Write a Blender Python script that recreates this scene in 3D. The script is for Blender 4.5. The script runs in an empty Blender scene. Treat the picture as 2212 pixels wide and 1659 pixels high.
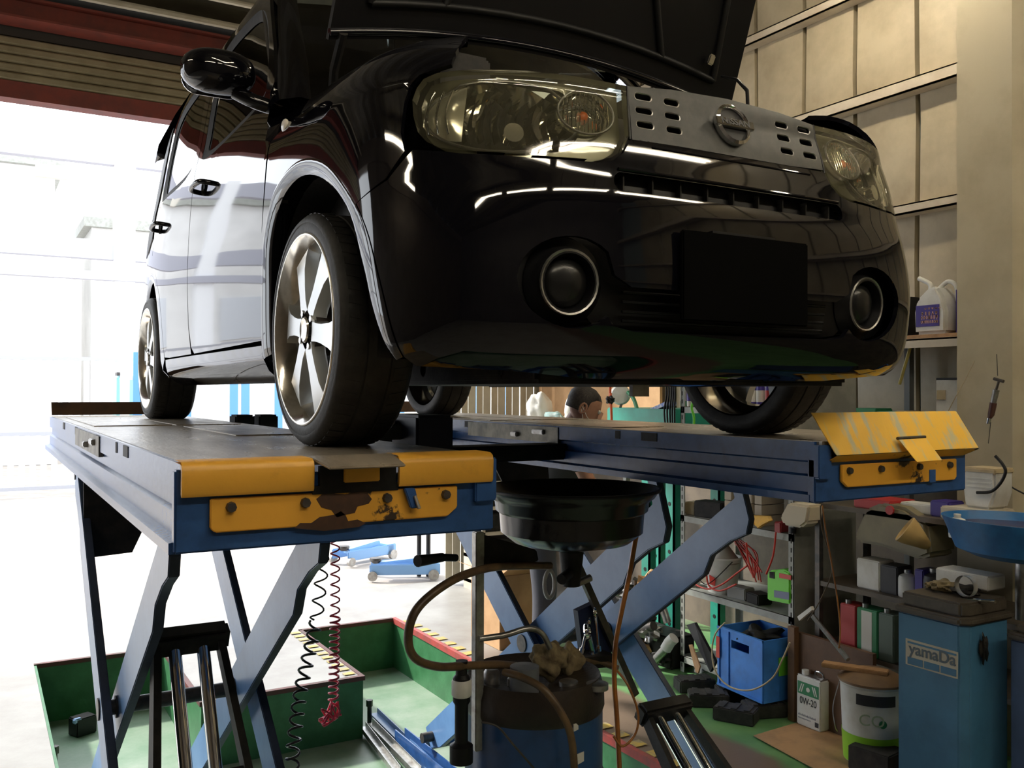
import bpy, bmesh, math, random
from mathutils import Vector, Matrix, geometry
random.seed(7)
sc = bpy.context.scene
COL = sc.collection
PI = math.pi

# ------------------------------------------------------------ camera
P = 1.608                                   # height of the runway decks (tyres stand on it)
CAM = Vector((-1.56657, -2.33104, 1.75)); YAW, PITCH, ROLL, FPX = .525243, .0082489, -.00321, 1994.958
FW = Vector((math.sin(YAW)*math.cos(PITCH), math.cos(YAW)*math.cos(PITCH), math.sin(PITCH)))
RT = Vector((math.cos(YAW), -math.sin(YAW), 0)); UP = RT.cross(FW)
cd = bpy.data.cameras.new('camera'); cam = bpy.data.objects.new('camera', cd); COL.objects.link(cam)
r2 = RT*math.cos(ROLL) - UP*math.sin(ROLL)
u2 = RT*math.sin(ROLL) + UP*math.cos(ROLL)
cam.matrix_world = Matrix(((r2.x, u2.x, -FW.x, CAM.x), (r2.y, u2.y, -FW.y, CAM.y), (r2.z, u2.z, -FW.z, CAM.z), (0, 0, 0, 1)))
cd.sensor_width = 36; cd.lens = FPX*36/2212; cd.clip_start = .05; cd.clip_end = 200
sc.camera = cam

# ------------------------------------------------------------ world, light, exposure
sc.view_settings.view_transform = 'Standard'; sc.view_settings.look = 'None'
sc.view_settings.gamma = 1; sc.view_settings.use_curve_mapping = False
sc.view_settings.exposure = 0.35
w = bpy.data.worlds.new('overcast_sky'); sc.world = w; w.use_nodes = True
bg = w.node_tree.nodes['Background']; bg.inputs[0].default_value = (.90, .95, 1, 1); bg.inputs[1].default_value = 3.3
def sun_light(name, rot, strength, color, angle):
    l = bpy.data.lights.new(name, 'SUN'); l.energy = strength; l.color = color; l.angle = math.radians(angle)
    o = bpy.data.objects.new(name, l); COL.objects.link(o); o.rotation_euler = [math.radians(a) for a in rot]
sun_light('sun', (50, 0, 216), 5.0, (1, .96, .88), 3)

# ------------------------------------------------------------ helpers
def at(px, py, ax, v):
    """the point where the sight line of a photo position meets the plane ax = v"""
    a = px-1106; b = 829.5-py
    c, s = math.cos(ROLL), math.sin(ROLL)
    X = a*c+b*s; Y = -a*s+b*c
    d = FW + RT*(X/FPX) + UP*(Y/FPX); i = 'XYZ'.index(ax)
    return CAM + d*((v-CAM[i])/d[i])
def away(px, py, t):
    a = px-1106; b = 829.5-py
    return CAM + (FW + RT*(a/FPX) + UP*(b/FPX))*t
LOC = {}
def tag(o, label=None, cat=None, group=None, kind=None):
    if label: o['label'] = label
    if cat: o['category'] = cat
    if group: o['group'] = group
    if kind: o['kind'] = kind
    return o
def thing(name, label, cat, loc=(0, 0, 0), group=None):
    o = bpy.data.objects.new(name, None); COL.objects.link(o); o.location = loc; o.empty_display_size = .1
    LOC[o.name] = Vector(loc); tag(o, label, cat, group); return o
def copy_tree(o, loc=None, rz=None, label=None, parent=None):
    c = o.copy(); COL.objects.link(c); c.parent = parent
    if o.name in LOC: LOC[c.name] = Vector(loc if loc else LOC[o.name])
    for ch in list(o.children): copy_tree(ch, parent=c)
    if loc is not None: c.location = loc
    if rz is not None: c.rotation_euler = (0, 0, rz)
    if label: c['label'] = label
    return c

class MB:
    def __init__(s): s.v = []; s.f = []; s.m = []
    def add(s, vs, fs):
        n = len(s.v); s.v += [Vector(p) for p in vs]; s.f += [[i+n for i in f] for f in fs]; return s
    def box(s, a, b, M=None):
        x0, y0, z0 = a; x1, y1, z1 = b
        x0, x1 = sorted((x0, x1)); y0, y1 = sorted((y0, y1)); z0, z1 = sorted((z0, z1))
        vs = [Vector(p) for p in ((x0,y0,z0),(x1,y0,z0),(x1,y1,z0),(x0,y1,z0),(x0,y0,z1),(x1,y0,z1),(x1,y1,z1),(x0,y1,z1))]
        if M: vs = [M @ p for p in vs]
        return s.add(vs, [(0,3,2,1),(4,5,6,7),(0,1,5,4),(1,2,6,5),(2,3,7,6),(3,0,4,7)])
    def cbox(s, c, size, M=None):
        h = Vector(size)/2; c = Vector(c)
        if M is None: return s.box(c-h, c+h)
        T = Matrix.Translation(c) @ M.to_4x4()
        return s.box(-h, h, T)
    def prism(s, pts, d):
        """closed polygon of 3D points swept by vector d"""
        n = len(pts); d = Vector(d); pts = [Vector(p) for p in pts]
        nr = Vector((0, 0, 0))
        for i in range(n): nr += pts[i].cross(pts[(i+1) % n])
        if nr.dot(d) > 0: pts = pts[::-1]
        return s.add(pts+[p+d for p in pts], [tuple(range(n)), tuple(range(2*n-1, n-1, -1))]+[(i, i+n, (i+1) % n+n, (i+1) % n) for i in range(n)])
    def tube(s, pts, r, n=10, closed=False, caps=True):
        pts = [Vector(p) for p in pts]; m = len(pts); rr = r if isinstance(r, (list, tuple)) else [r]*m
        vs = []; ref = None
        for i, p in enumerate(pts):
            a = pts[i-1] if (i > 0 or closed) else p; b = pts[(i+1) % m] if (i < m-1 or closed) else p
            t = (b-a).normalized() if (b-a).length > 1e-9 else Vector((0, 0, 1))
            if ref is None: ref = t.orthogonal().normalized()
            ref = (ref - t*ref.dot(t));
            ref = ref.normalized() if ref.length > 1e-6 else t.orthogonal().normalized()
            q = t.cross(ref)
            vs += [p + (ref*math.cos(2*PI*k/n)+q*math.sin(2*PI*k/n))*rr[i] for k in range(n)]
        fs = []
        for i in range(m if closed else m-1):
            for k in range(n):
                k2 = (k+1) % n; j = (i+1) % m
                fs.append((i*n+k, i*n+k2, j*n+k2, j*n+k))
        if caps and not closed: fs += [tuple(range(n-1, -1, -1)), tuple(range((m-1)*n, m*n))]
        return s.add(vs, fs)
    def cyl(s, a, b, r, r1=None, n=20): return s.tube([a, b], [r, r if r1 is None else r1], n)
    def lathe(s, prof, c=(0, 0, 0), axis='Z', n=28, caps=False):
        """prof: (radius, height) list, revolved about axis through c"""
        c = Vector(c); vs = []; m = len(prof)
        for (r, h) in prof:
            for k in range(n):
                a = 2*PI*k/n; x, y = r*math.cos(a), r*math.sin(a)
                q = {'Z': (x, y, h), 'X': (h, x, y), 'Y': (y, h, x)}[axis]
                vs.append(c+Vector(q))
        fs = [(i*n+k, i*n+(k+1) % n, (i+1)*n+(k+1) % n, (i+1)*n+k) for i in range(m-1) for k in range(n)]
        if caps: fs += [tuple(range(n-1, -1, -1)), tuple(range((m-1)*n, m*n))]
        return s.add(vs, fs)
    def grid(s, rows, closed=False):
        m = len(rows); n = len(rows[0]); vs = [p for r in rows for p in r]
        fs = [(i*n+k, i*n+(k+1) % n, (i+1)*n+(k+1) % n, (i+1)*n+k) for i in range(m-1) for k in range(n if closed else n-1)]
        return s.add(vs, fs)
    def blob(s, c, r, sc3=(1, 1, 1), seed=0, amp=.25, n=10):
        rnd = random.Random(seed); c = Vector(c); vs = []; fs = []
        ph = [rnd.uniform(0, 6.28) for _ in range(6)]
        for i in range(n+1):
            th = PI*i/n
            for k in range(n*2):
                a = PI*k/n
                d = Vector((math.sin(th)*math.cos(a), math.sin(th)*math.sin(a), math.cos(th)))
                q = r*(1+amp*(math.sin(3*d.x*2+ph[0])*math.sin(4*d.y+ph[1])+.6*math.sin(7*d.z+ph[2]+3*d.x)*math.sin(6*d.y+ph[3])))
                vs.append(c+Vector((d.x*sc3[0], d.y*sc3[1], d.z*sc3[2]))*q)
        N = n*2
        fs = [(i*N+k, (i+1)*N+k, (i+1)*N+(k+1) % N, i*N+(k+1) % N) for i in range(n) for k in range(N)]
        return s.add(vs, fs)
    def build(s, name, mat, parent=None, local=False, bevel=0, smooth=35, normals=None):
        me = bpy.data.meshes.new(name)
        root = parent
        while root is not None and root.parent is not None: root = root.parent
        if local: off = Vector((0, 0, 0)); loc = None
        elif root is not None: off = LOC.get(root.name, Vector((0, 0, 0))); loc = None
        else:
            lo = Vector([min(p[i] for p in s.v) for i in range(3)]); hi = Vector([max(p[i] for p in s.v) for i in range(3)])
            off = Vector(((lo.x+hi.x)/2, (lo.y+hi.y)/2, lo.z)); loc = off
        me.from_pydata([p-off for p in s.v], [], s.f)
        if bevel:
            bm = bmesh.new(); bm.from_mesh(me)
            bmesh.ops.remove_doubles(bm, verts=bm.verts, dist=1e-6)
            es = [e for e in bm.edges if len(e.link_faces) == 2 and e.calc_face_angle(0) > .5]
            bmesh.ops.bevel(bm, geom=es, offset=bevel, segments=2, affect='EDGES', clamp_overlap=True)
            bm.to_mesh(me); bm.free()
        if smooth:
            me.polygons.foreach_set('use_smooth', [True]*len(me.polygons))
            if normals: me.normals_split_custom_set(normals)
            else: me.set_sharp_from_angle(angle=math.radians(smooth))
        me.materials.append(mat); me.validate()
        o = bpy.data.objects.new(name, me); COL.objects.link(o)
        if parent is not None: o.parent = parent
        elif loc is not None: o.location = loc; LOC[o.name] = loc.copy()
        return o

def spline(pts, k=8, closed=False):
    pts = [Vector(p) for p in pts]; n = len(pts); out = []
    for i in range(n if closed else n-1):
        g = lambda j: pts[j % n] if closed else pts[max(0, min(n-1, j))]
        p0, p1, p2, p3 = g(i-1), g(i), g(i+1), g(i+2)
        for q in range(k):
            t = q/k; t2 = t*t; t3 = t2*t
            out.append(.5*((2*p1)+(p2-p0)*t+(2*p0-5*p1+4*p2-p3)*t2+(3*p1-p0-3*p2+p3)*t3))
    if not closed: out.append(pts[-1])
    return out
def rrect(w, h, r, k=5):
    """rounded rectangle outline, centred, 2D"""
    r = min(r, w/2-1e-5, h/2-1e-5); out = []
    for cx, cy, a0 in ((w/2-r, h/2-r, 0), (-w/2+r, h/2-r, 90), (-w/2+r, -h/2+r, 180), (w/2-r, -h/2+r, 270)):
        for i in range(k+1):
            a = math.radians(a0+90*i/k); out.append((cx+r*math.cos(a), cy+r*math.sin(a)))
    return out
def R(x=0, y=0, z=0):
    return Matrix.Rotation(math.radians(z), 3, 'Z') @ Matrix.Rotation(math.radians(y), 3, 'Y') @ Matrix.Rotation(math.radians(x), 3, 'X')

def mat(name, col, rough=.5, metal=0, col2=None, scale=8, lo=.4, hi=.65, bump=0, bscale=60, coat=0, detail=6, spec=.5, stretch=None, rvar=0):
    m = bpy.data.materials.new(name); m.use_nodes = True; nt = m.node_tree; nd = nt.nodes; L = nt.links.new
    b = nd['Principled BSDF']
    b.inputs['Base Color'].default_value = (*col, 1); b.inputs['Roughness'].default_value = rough
    b.inputs['Metallic'].default_value = metal; b.inputs['Coat Weight'].default_value = coat
    b.inputs['Coat Roughness'].default_value = .03; b.inputs['Specular IOR Level'].default_value = spec
    tc = nd.new('ShaderNodeTexCoord'); mp = nd.new('ShaderNodeMapping'); L(tc.outputs['Object'], mp.inputs[0])
    if stretch: mp.inputs['Scale'].default_value = stretch
    if col2 is not None:
        n = nd.new('ShaderNodeTexNoise'); n.inputs['Scale'].default_value = scale; n.inputs['Detail'].default_value = detail
        n.inputs['Roughness'].default_value = .62
        L(mp.outputs[0], n.inputs['Vector'])
        r = nd.new('ShaderNodeValToRGB'); r.color_ramp.elements[0].position = lo; r.color_ramp.elements[1].position = hi
        r.color_ramp.elements[0].color = (*col, 1); r.color_ramp.elements[1].color = (*col2, 1)
        L(n.outputs['Fac'], r.inputs[0]); L(r.outputs[0], b.inputs['Base Color'])
        if rvar:
            mr = nd.new('ShaderNodeMapRange'); mr.inputs[3].default_value = rough-rvar; mr.inputs[4].default_value = rough+rvar
            L(n.outputs['Fac'], mr.inputs[0]); L(mr.outputs[0], b.inputs['Roughness'])
    if bump:
        n2 = nd.new('ShaderNodeTexNoise'); n2.inputs['Scale'].default_value = bscale; n2.inputs['Detail'].default_value = 4
        L(mp.outputs[0], n2.inputs['Vector'])
        bp = nd.new('ShaderNodeBump'); bp.inputs['Strength'].default_value = bump; bp.inputs['Distance'].default_value = .004
        L(n2.outputs['Fac'], bp.inputs['Height']); L(bp.outputs[0], b.inputs['Normal'])
    return m
def glass_mat(name, tint, ior=1.45, rough=.02, haze=0, hcol=(1, 1, 1)):
    m = bpy.data.materials.new(name); m.use_nodes = True; nt = m.node_tree; nd = nt.nodes; L = nt.links.new
    nd.remove(nd['Principled BSDF'])
    tr = nd.new('ShaderNodeBsdfTransparent'); tr.inputs[0].default_value = (*tint, 1)
    base = tr
    if haze:
        df = nd.new('ShaderNodeBsdfDiffuse'); df.inputs[0].default_value = (*hcol, 1)
        mh = nd.new('ShaderNodeMixShader'); mh.inputs[0].default_value = haze; L(tr.outputs[0], mh.inputs[1]); L(df.outputs[0], mh.inputs[2]); base = mh
    gl = nd.new('ShaderNodeBsdfGlossy'); gl.inputs['Roughness'].default_value = rough
    fr = nd.new('ShaderNodeFresnel'); fr.inputs[0].default_value = ior
    mx = nd.new('ShaderNodeMixShader'); L(fr.outputs[0], mx.inputs[0]); L(base.outputs[0], mx.inputs[1]); L(gl.outputs[0], mx.inputs[2])
    L(mx.outputs[0], nd['Material Output'].inputs[0]); return m
def emit_mat(name, col, s):
    m = bpy.data.materials.new(name); m.use_nodes = True
    b = m.node_tree.nodes['Principled BSDF']; b.inputs['Base Color'].default_value = (*col, 1)
    b.inputs['Emission Color'].default_value = (*col, 1); b.inputs['Emission Strength'].default_value = s; return m

M = {}
M['paint'] = mat('black_paint', (.003, .003, .005), .035, 0, spec=.5)
M['dirty_black'] = mat('dirty_black', (.007, .007, .007), .6, 0, (.022, .019, .016), 14, bump=.3, spec=.3)
M['trim_black'] = mat('trim_black', (.006, .006, .007), .42, spec=.35)
M['rubber'] = mat('rubber', (.018, .018, .017), .62, 0, (.035, .033, .03), 20, bump=.3, bscale=90)
M['rim'] = mat('rim_silver', (.72, .70, .66), .16, 1, (.6, .57, .52), 30)
M['spoke'] = mat('spoke_silver', (.62, .64, .64), .28, .6)
M['chrome'] = mat('chrome', (.8, .8, .8), .07, 1)
M['steel'] = mat('steel', (.45, .45, .44), .35, .9, (.3, .28, .26), 25, bump=.2)
M['dark_steel'] = mat('dark_steel', (.06, .06, .06), .45, .6, (.12, .10, .085), 18, bump=.3)
M['grille_grey'] = mat('grille_grey', (.045, .047, .047), .42, .2, (.06, .06, .058), 40)
M['lamp_lens'] = glass_mat('lamp_lens', (.95, .95, .88), 1.5, .02, .035, (.85, .80, .5))
M['car_glass'] = glass_mat('car_glass', (.50, .58, .55), 1.5, .01)
M['reflector'] = mat('reflector', (.95, .93, .85), .07, 1, (.85, .82, .70), 20)
M['amber'] = mat('amber', (.75, .16, .03), .25)
M['white'] = mat('white_plastic', (.75, .75, .72), .45, 0, (.6, .58, .52), 6)
M['blue'] = mat('lift_blue', (.030, .095, .28), .27, 0, (.02, .055, .16), 9, .45, .72, bump=.15, bscale=40)
M['arm_blue'] = mat('arm_blue', (.13, .255, .48), .30, 0, (.085, .18, .38), 6, .4, .8, bump=.12, bscale=30)
M['deck'] = mat('deck_steel', (.42, .36, .28), .30, .25, (.22, .185, .14), 5, .35, .7, bump=.25, bscale=50, stretch=(2, .6, 1), rvar=.12)
def worn(name, paint, under, lo, hi, scale, rough=.45, stretch=None):
    return mat(name, paint, rough, 0, under, scale, lo, hi, bump=.15, bscale=45, stretch=stretch)
M['yellow'] = worn('worn_yellow', (.80, .41, .045), (.62, .31, .04), .55, .75, 14, .42)
M['yellow_worn'] = worn('scuffed_yellow', (.95, .56, .06), (.62, .56, .34), .50, .62, 9, .5, (3, 1, .6))
M['yellow_peel'] = worn('peeling_yellow', (.78, .39, .04), (.035, .022, .015), .60, .625, 7, .5)
M['green_wall'] = mat('pit_green', (.03, .14, .05), .5, 0, (.05, .20, .08), 6, bump=.2)
M['red_edge'] = mat('red_edge', (.42, .06, .05), .55, 0, (.25, .06, .05), 12)
M['red_beam'] = mat('red_oxide_beam', (.20, .035, .022), .6, 0, (.14, .03, .022), 8)
M['wood'] = mat('plywood', (.48, .27, .12), .6, 0, (.36, .19, .08), 4, bump=.15, stretch=(1, 8, 8))
M['cardboard'] = mat('cardboard', (.52, .31, .15), .75, 0, (.42, .24, .11), 5, bump=.1)
M['beige'] = mat('beige_plastic', (.55, .45, .28), .5, 0, (.42, .33, .2), 8)
M['cream'] = mat('cream_paint', (.60, .55, .44), .55, 0, (.48, .42, .32), 4, bump=.1)
M['orange_hose'] = mat('orange_hose', (.42, .16, .03), .3, 0, (.25, .09, .02), 14, coat=.3)
M['brown_hose'] = mat('brown_hose', (.16, .10, .045), .4, 0, (.07, .045, .025), 12)
M['red'] = mat('red_rubber', (.55, .035, .02), .4)
M['pink'] = mat('red_coil', (.88, .09, .16), .35)
M['drum'] = mat('drum_blue', (.02, .07, .20), .3, 0, (.012, .03, .08), 6, .5, .8, bump=.15)
M['cab_blue'] = mat('cabinet_blue', (.065, .20, .35), .42, 0, (.045, .13, .23), 5, .45, .8, bump=.15)
M['cab_blue2'] = mat('cabinet_violet_blue', (.055, .10, .22), .45, 0, (.04, .07, .15), 5)
M['crate'] = mat('crate_blue', (.05, .25, .75), .45, 0, (.04, .18, .55), 8)
M['tray_blue'] = mat('tray_blue', (.02, .16, .42), .4, 0, (.015, .10, .27), 8)
M['turq'] = mat('turquoise_paint', (.015, .27, .19), .45, 0, (.015, .2, .14), 6)
M['rack'] = mat('rack_grey', (.36, .37, .34), .5, .1, (.26, .26, .23), 10)
M['green_box'] = mat('green_plastic', (.16, .62, .05), .4)
M['lime'] = mat('lime_print', (.28, .60, .03), .45)
M['rag'] = mat('rag', (.24, .19, .10), .9, 0, (.11, .08, .045), 22, bump=.6, bscale=120)
M['skin'] = mat('skin', (.46, .24, .155), .5, 0, (.40, .20, .13), 30)
M['hair'] = mat('hair', (.022, .018, .016), .6, 0, (.05, .04, .035), 90, bump=.8, bscale=250)
M['shirt'] = mat('black_shirt', (.022, .022, .026), .8, bump=.3, bscale=40)
M['trousers'] = mat('grey_trousers', (.06, .06, .075), .8, bump=.3, bscale=40)
M['oil'] = mat('rusty_oil', (.07, .018, .012), .15)
M['black_block'] = mat('rubber_block', (.02, .019, .018), .7, 0, (.045, .04, .035), 14, bump=.4)
M['label_dark'] = mat('label_dark', (.03, .03, .035), .5)
M['label_purple'] = mat('label_purple', (.05, .03, .25), .45)
M['label_green'] = mat('label_green', (.03, .22, .09), .45)
M['label_red'] = mat('label_red', (.42, .03, .03), .45)
M['paper'] = mat('paper', (.72, .70, .64), .7)
M['tube'] = emit_mat('fluorescent_tube', (1, .89, .70), 39)

# ============================================================ THE CAR (local frame: y = 0 front axle, z = 0 deck)
car = thing('car', 'black compact car with raised bonnet standing on the two blue lift runways', 'car', (0, 0, P))
LOC['car'] = Vector((0, 0, 0))               # car parts are written in the car's own frame
def lerp(t, xs, ys):
    n = len(xs)
    if t <= xs[0]: return ys[0]
    if t >= xs[-1]: return ys[-1]
    i = 0
    while t > xs[i+1]: i += 1
    h = xs[i+1]-xs[i]; s = (t-xs[i])/h
    def m(k):
        if k <= 0 or k >= n-1:
            j = 0 if k <= 0 else n-2
            return (ys[j+1]-ys[j])/(xs[j+1]-xs[j])
        a = (ys[k]-ys[k-1])/(xs[k]-xs[k-1]); b = (ys[k+1]-ys[k])/(xs[k+1]-xs[k])
        return 0 if a*b <= 0 else 2*a*b/(a+b)
    m0, m1 = m(i)*h, m(i+1)*h
    return (2*s**3-3*s*s+1)*ys[i]+(s**3-2*s*s+s)*m0+(-2*s**3+3*s*s)*ys[i+1]+(s**3-s*s)*m1
WZ=[.15,.19,.25,.33,.45,.6,.75,.9,1.0,1.1,1.3,1.5,1.6,1.65]; WW=[.75,.81,.838,.843,.846,.8475,.843,.833,.822,.802,.768,.725,.67,.58]
DZ=[.14,.17,.22,.30,.42,.55,.62,.72,.80]; DD=[.50,.60,.675,.705,.715,.71,.70,.688,.668]
NZ=[.15,.4,.62,.8]; NN=[5.0,5.0,4.2,3.7]
LU = .77; UQ = LU*PI/2
def S(U, v):
    sgn = -1 if U < 0 else 1; u = abs(U)
    vv = min(v, .80); w = lerp(vv, WZ, WW); d = lerp(vv, DZ, DD); n = lerp(vv, NZ, NN); z = vv
    th = min(u/LU, PI/2); y = 0
    if u > UQ: y = u-UQ
    if y > .36: w = lerp(v, WZ, WW); z = v
    elif v > .80:
        a = min((v-.80)/.25, 1.0)*PI/2
        w -= .20*(1-math.cos(a)); d -= .15*(1-math.cos(a))
        yy = y if y > 0 else -d*math.cos(th)
        z = .80+(.155+.065*max(0, min(1, (yy+.45)/.85)))*math.sin(a)
    if y > 0:
        x = w
        if y > 1.9: x -= .10*((y-1.9)/1.35)**2
    else:
        r = (abs(math.sin(th)/w)**n+abs(math.cos(th)/d)**n)**(-1/n)
        x = r*math.sin(th); y = -r*math.cos(th)
    return Vector((sgn*x, y, z))
def SN(U, v):
    e = .004
    n = (S(U+e, v)-S(U-e, v)).cross(S(U, v+e)-S(U, v-e))
    return n.normalized() if n.length > 1e-12 else Vector((0, -1, 0))
def SI(U, v, d): return S(U, v)-SN(U, v)*d
def uy(y): return UQ+y                     # side position from y (y > 0)
def pin(p, poly):
    x, y = p; c = False; n = len(poly)
    for i in range(n):
        x0, y0 = poly[i]; x1, y1 = poly[i-1]
        if (y0 > y) != (y1 > y) and x < (x1-x0)*(y-y0)/(y1-y0)+x0: c = not c
    return c
def dens(poly, h):
    out = []
    for i in range(len(poly)):
        a = poly[i]; b = poly[(i+1) % len(poly)]; L = math.dist(a, b); k = max(1, int(math.ceil(L/h)))
        out += [(a[0]+(b[0]-a[0])*j/k, a[1]+(b[1]-a[1])*j/k) for j in range(k)]
    return out
def sm2(pts, k=5): return [(p.x, p.y) for p in spline([(a, b, 0) for a, b in pts], k, True)]
def panel(name, outline, material, parent, holes=(), h=.03, depth=0, rim=.012, flip=False, surf=None):
    """a piece of the body skin: outline and holes are drawn on the (U, v) skin and carried onto it"""
    surf = surf or (lambda U, v: SI(U, v, depth))
    loops = [dens(outline, h)]+[dens(q, h*.6) for q in holes]
    pts = []; bounds = []
    for lp in loops:
        bounds.append((len(pts), len(lp))); pts += lp
    edges = [(s+i, s+(i+1) % n) for s, n in bounds for i in range(n)]
    u0, u1 = min(p[0] for p in outline), max(p[0] for p in outline); v0, v1 = min(p[1] for p in outline), max(p[1] for p in outline)
    nb = len(pts); bp = pts[:]
    j = 0
    vv = v0+h/2
    while vv < v1:
        uu = u0+h/2+(h/2 if j % 2 else 0)
        while uu < u1:
            if pin((uu, vv), outline) and not any(pin((uu, vv), q) for q in holes):
                if all((uu-a)**2+(vv-b)**2 > (h*.45)**2 for a, b in bp): pts.append((uu, vv))
            uu += h
        vv += h*.87; j += 1
    res = geometry.delaunay_2d_cdt([Vector(p) for p in pts], edges, [], 0, 1e-6)
    vs2, fs = res[0], res[2]
    tris = []
    for f in fs:
        c = (sum(vs2[i].x for i in f)/len(f), sum(vs2[i].y for i in f)/len(f))
        if pin(c, outline) and not any(pin(c, q) for q in holes): tris.append(list(f))
    P3 = [surf(p.x, p.y) for p in vs2]
    e = .004
    N3 = []
    for p in vs2:
        n = (surf(p.x+e, p.y)-surf(p.x-e, p.y)).cross(surf(p.x, p.y+e)-surf(p.x, p.y-e))
        N3.append(n.normalized() if n.length > 1e-12 else Vector((0, -1, 0)))
    mb = MB(); out = []
    for t in tris:
        a, b, c = (P3[i] for i in t[:3]); n = (b-a).cross(c-a)
        out.append(t if n.dot(N3[t[0]]) > 0 else t[::-1])
    mb.add(P3, out)
    nor = [N3[i] for t in out for i in t]
    if rim:
        cnt = {}
        for t in out:
            for i in range(len(t)):
                a, b = t[i], t[(i+1) % len(t)]; cnt[(a, b)] = 1
        for (a, b) in list(cnt):
            if (b, a) in cnt: continue
            q = [P3[b], P3[a], P3[a]-N3[a]*rim, P3[b]-N3[b]*rim]
            mb.add(q, [(0, 1, 2, 3)]); n = (q[1]-q[0]).cross(q[2]-q[0]); n = n.normalized() if n.length > 0 else N3[a]
            nor += [n]*4
    return mb.build(name, material, parent, normals=nor)
def mir(poly): return [(-a, b) for a, b in poly][::-1]
def both(name, poly, material, parent=car, holes=(), **k):
    """the image-left (car's right) and the opposite piece"""
    a = panel(name, mir(poly), material, parent, [mir(q) for q in holes], **k)
    b = panel(name, poly, material, parent, holes, **k)
    return a, b

lens = sm2([(.756,.771),(.753,.797),(.74,.816),(.714,.827),(.667,.831),(.584,.836),(.456,.836)], 3)[:21]
lens_out = [(.332,.834),(.329,.716),(.348,.676),(.376,.656),(.407,.647),(.534,.642),(.652,.646),(.693,.655),(.72,.671),(.738,.694),(.751,.732),(.758,.77),(.753,.797),(.74,.816),(.714,.827),(.667,.832),(.584,.836),(.456,.837)]
arch_in = [(1.537,.25),(1.537,.334),(1.529,.44),(1.511,.571),(1.424,.675),(1.256,.706),(1.077,.661),(.943,.561),(.88,.435),(.848,.339),(.818,.257),(.80,.212)]
arch_out = [(1.60,.235),(1.60,.341),(1.59,.45),(1.565,.585),(1.465,.705),(1.261,.744),(1.06,.70),(.925,.60),(.85,.50),(.808,.386),(.782,.285),(.765,.215)]
def smo(pts, k=5): return [(p.x, p.y) for p in spline([(a, b, 0) for a, b in pts], k)]
AI, AO = smo(arch_in), smo(arch_out)
g = .004
# fender: from the door seam over the arch to the bumper seam and round the lamp
i_seam = min(range(len(AO)), key=lambda i: abs(AO[i][1]-.56)+(0 if AO[i][0] < 1.2 else 9))
fender = [(1.615,.235)]+AO[:i_seam+1]+[(.80,.60),(.762,.655),(.775,.70),(.775,.77),(.768,.805),(.75,.826),(.714,.838),(.69,.848),(.690,.865),(.688,.90),(.692,.95),(.71,1.0),(.74,1.045),(.8,1.05),(1.2,1.05),(uy(.345),1.05),(uy(.345),.8),(uy(.37),.62),(1.615,.5)]
fender[0] = (1.602, .236)
both('front_fender', fender, M['paint'], h=.026)
# front bumper
bump_side = [(a-g, b) for a, b in AO[i_seam:]]
half = [(-.0, .155)]
bo = [(.325,.707),(.345,.672),(.372,.650),(.405,.641),(.534,.636),(.652,.640),(.70,.648),(.745,.655),(.795,.596)]+bump_side+[(.745,.196),(.583,.187),(.4,.168),(.222,.16)]
outline = [(0,.155)]+[(-a, b) for a, b in bo[::-1]]+[(0,.705)]+bo
def dogbone():
    cx, cz, r = .455, .375, .098; q = []
    for i in range(25):
        a = math.radians(50-i*310/24*1.0+0) if False else None
    top = []
    for i in range(21):
        a = math.radians(135-i*(270)/20); top.append((cx+r*math.cos(a)*1.02, cz+r*math.sin(a)))
    # right pod (clockwise from upper left to lower left), then the band, then the left pod
    right = [(.33,.372),(.37,.395)]+top+[(.37,.285),(.32,.275)]
    left = [(-a, b) for a, b in right[::-1]]
    return right+left
db = dogbone()
slot = [(-.0+a, .605+b*1.0) for a, b in rrect(.74, .042, .019)]
panel('front_bumper', outline, M['paint'], car, [db, slot], h=.024)
panel('upper_intake', [(a*1.04, .605+(b-.605)*1.5) for a, b in slot], M['trim_black'], car, depth=.035, rim=0, h=.05)
lower = panel('lower_intake', [(a*1.06, .33+(b-.33)*1.12) for a, b in db], M['trim_black'], car, depth=.05, rim=0, h=.05)
mb = MB()
for k in range(4): mb.tube([SI(-.33+.66*i/14, .295+.022*k, .035) for i in range(15)], .0035, 6)
mb.build('intake_bar', M['trim_black'], lower)
for k in range(-4, 5): mb = MB(); mb.box((k*.082-.002, -.685, .588), (k*.082+.002, -.66, .622)); mb.build('intake_rib', M['dirty_black'], car)
mb = MB(); mb.tube([SI(.27-.54*i/20, .693, .0) for i in range(21)], .0028, 8); mb.tube([SI(.36-.72*i/20, .632, -.001) for i in range(21)], .004, 8)
mb.build('bumper_crease', M['paint'], car)
for s in (-1, 1):
    c = SI(s*.455, .375, .03); n = SN(s*.455, .375)
    rot = n.to_track_quat('Z', 'X').to_matrix()
    def lt(prof, dz=0, n_=28):
        m_ = MB(); m_.lathe(prof, (0, 0, 0), 'Z', n_); m_.v = [rot @ (p+Vector((0, 0, dz)))+c for p in m_.v]; return m_
    fl = lt([(.0,-.02),(.055,-.02),(.060,.0),(.062,.012),(.070,.012),(.074,.0),(.088,-.012),(.096,-.02)]).build('fog_lamp', M['trim_black'], car)
    lt([(.0,.006),(.03,.004),(.05,-.006),(.056,-.014)]).build('fog_lens', mat('fog_glass', (.012, .012, .012), .25, spec=.4), fl)
    lt([(.066,.012),(.070,.014),(.072,.010)]).build('fog_ring', M['steel'], fl)
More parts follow.
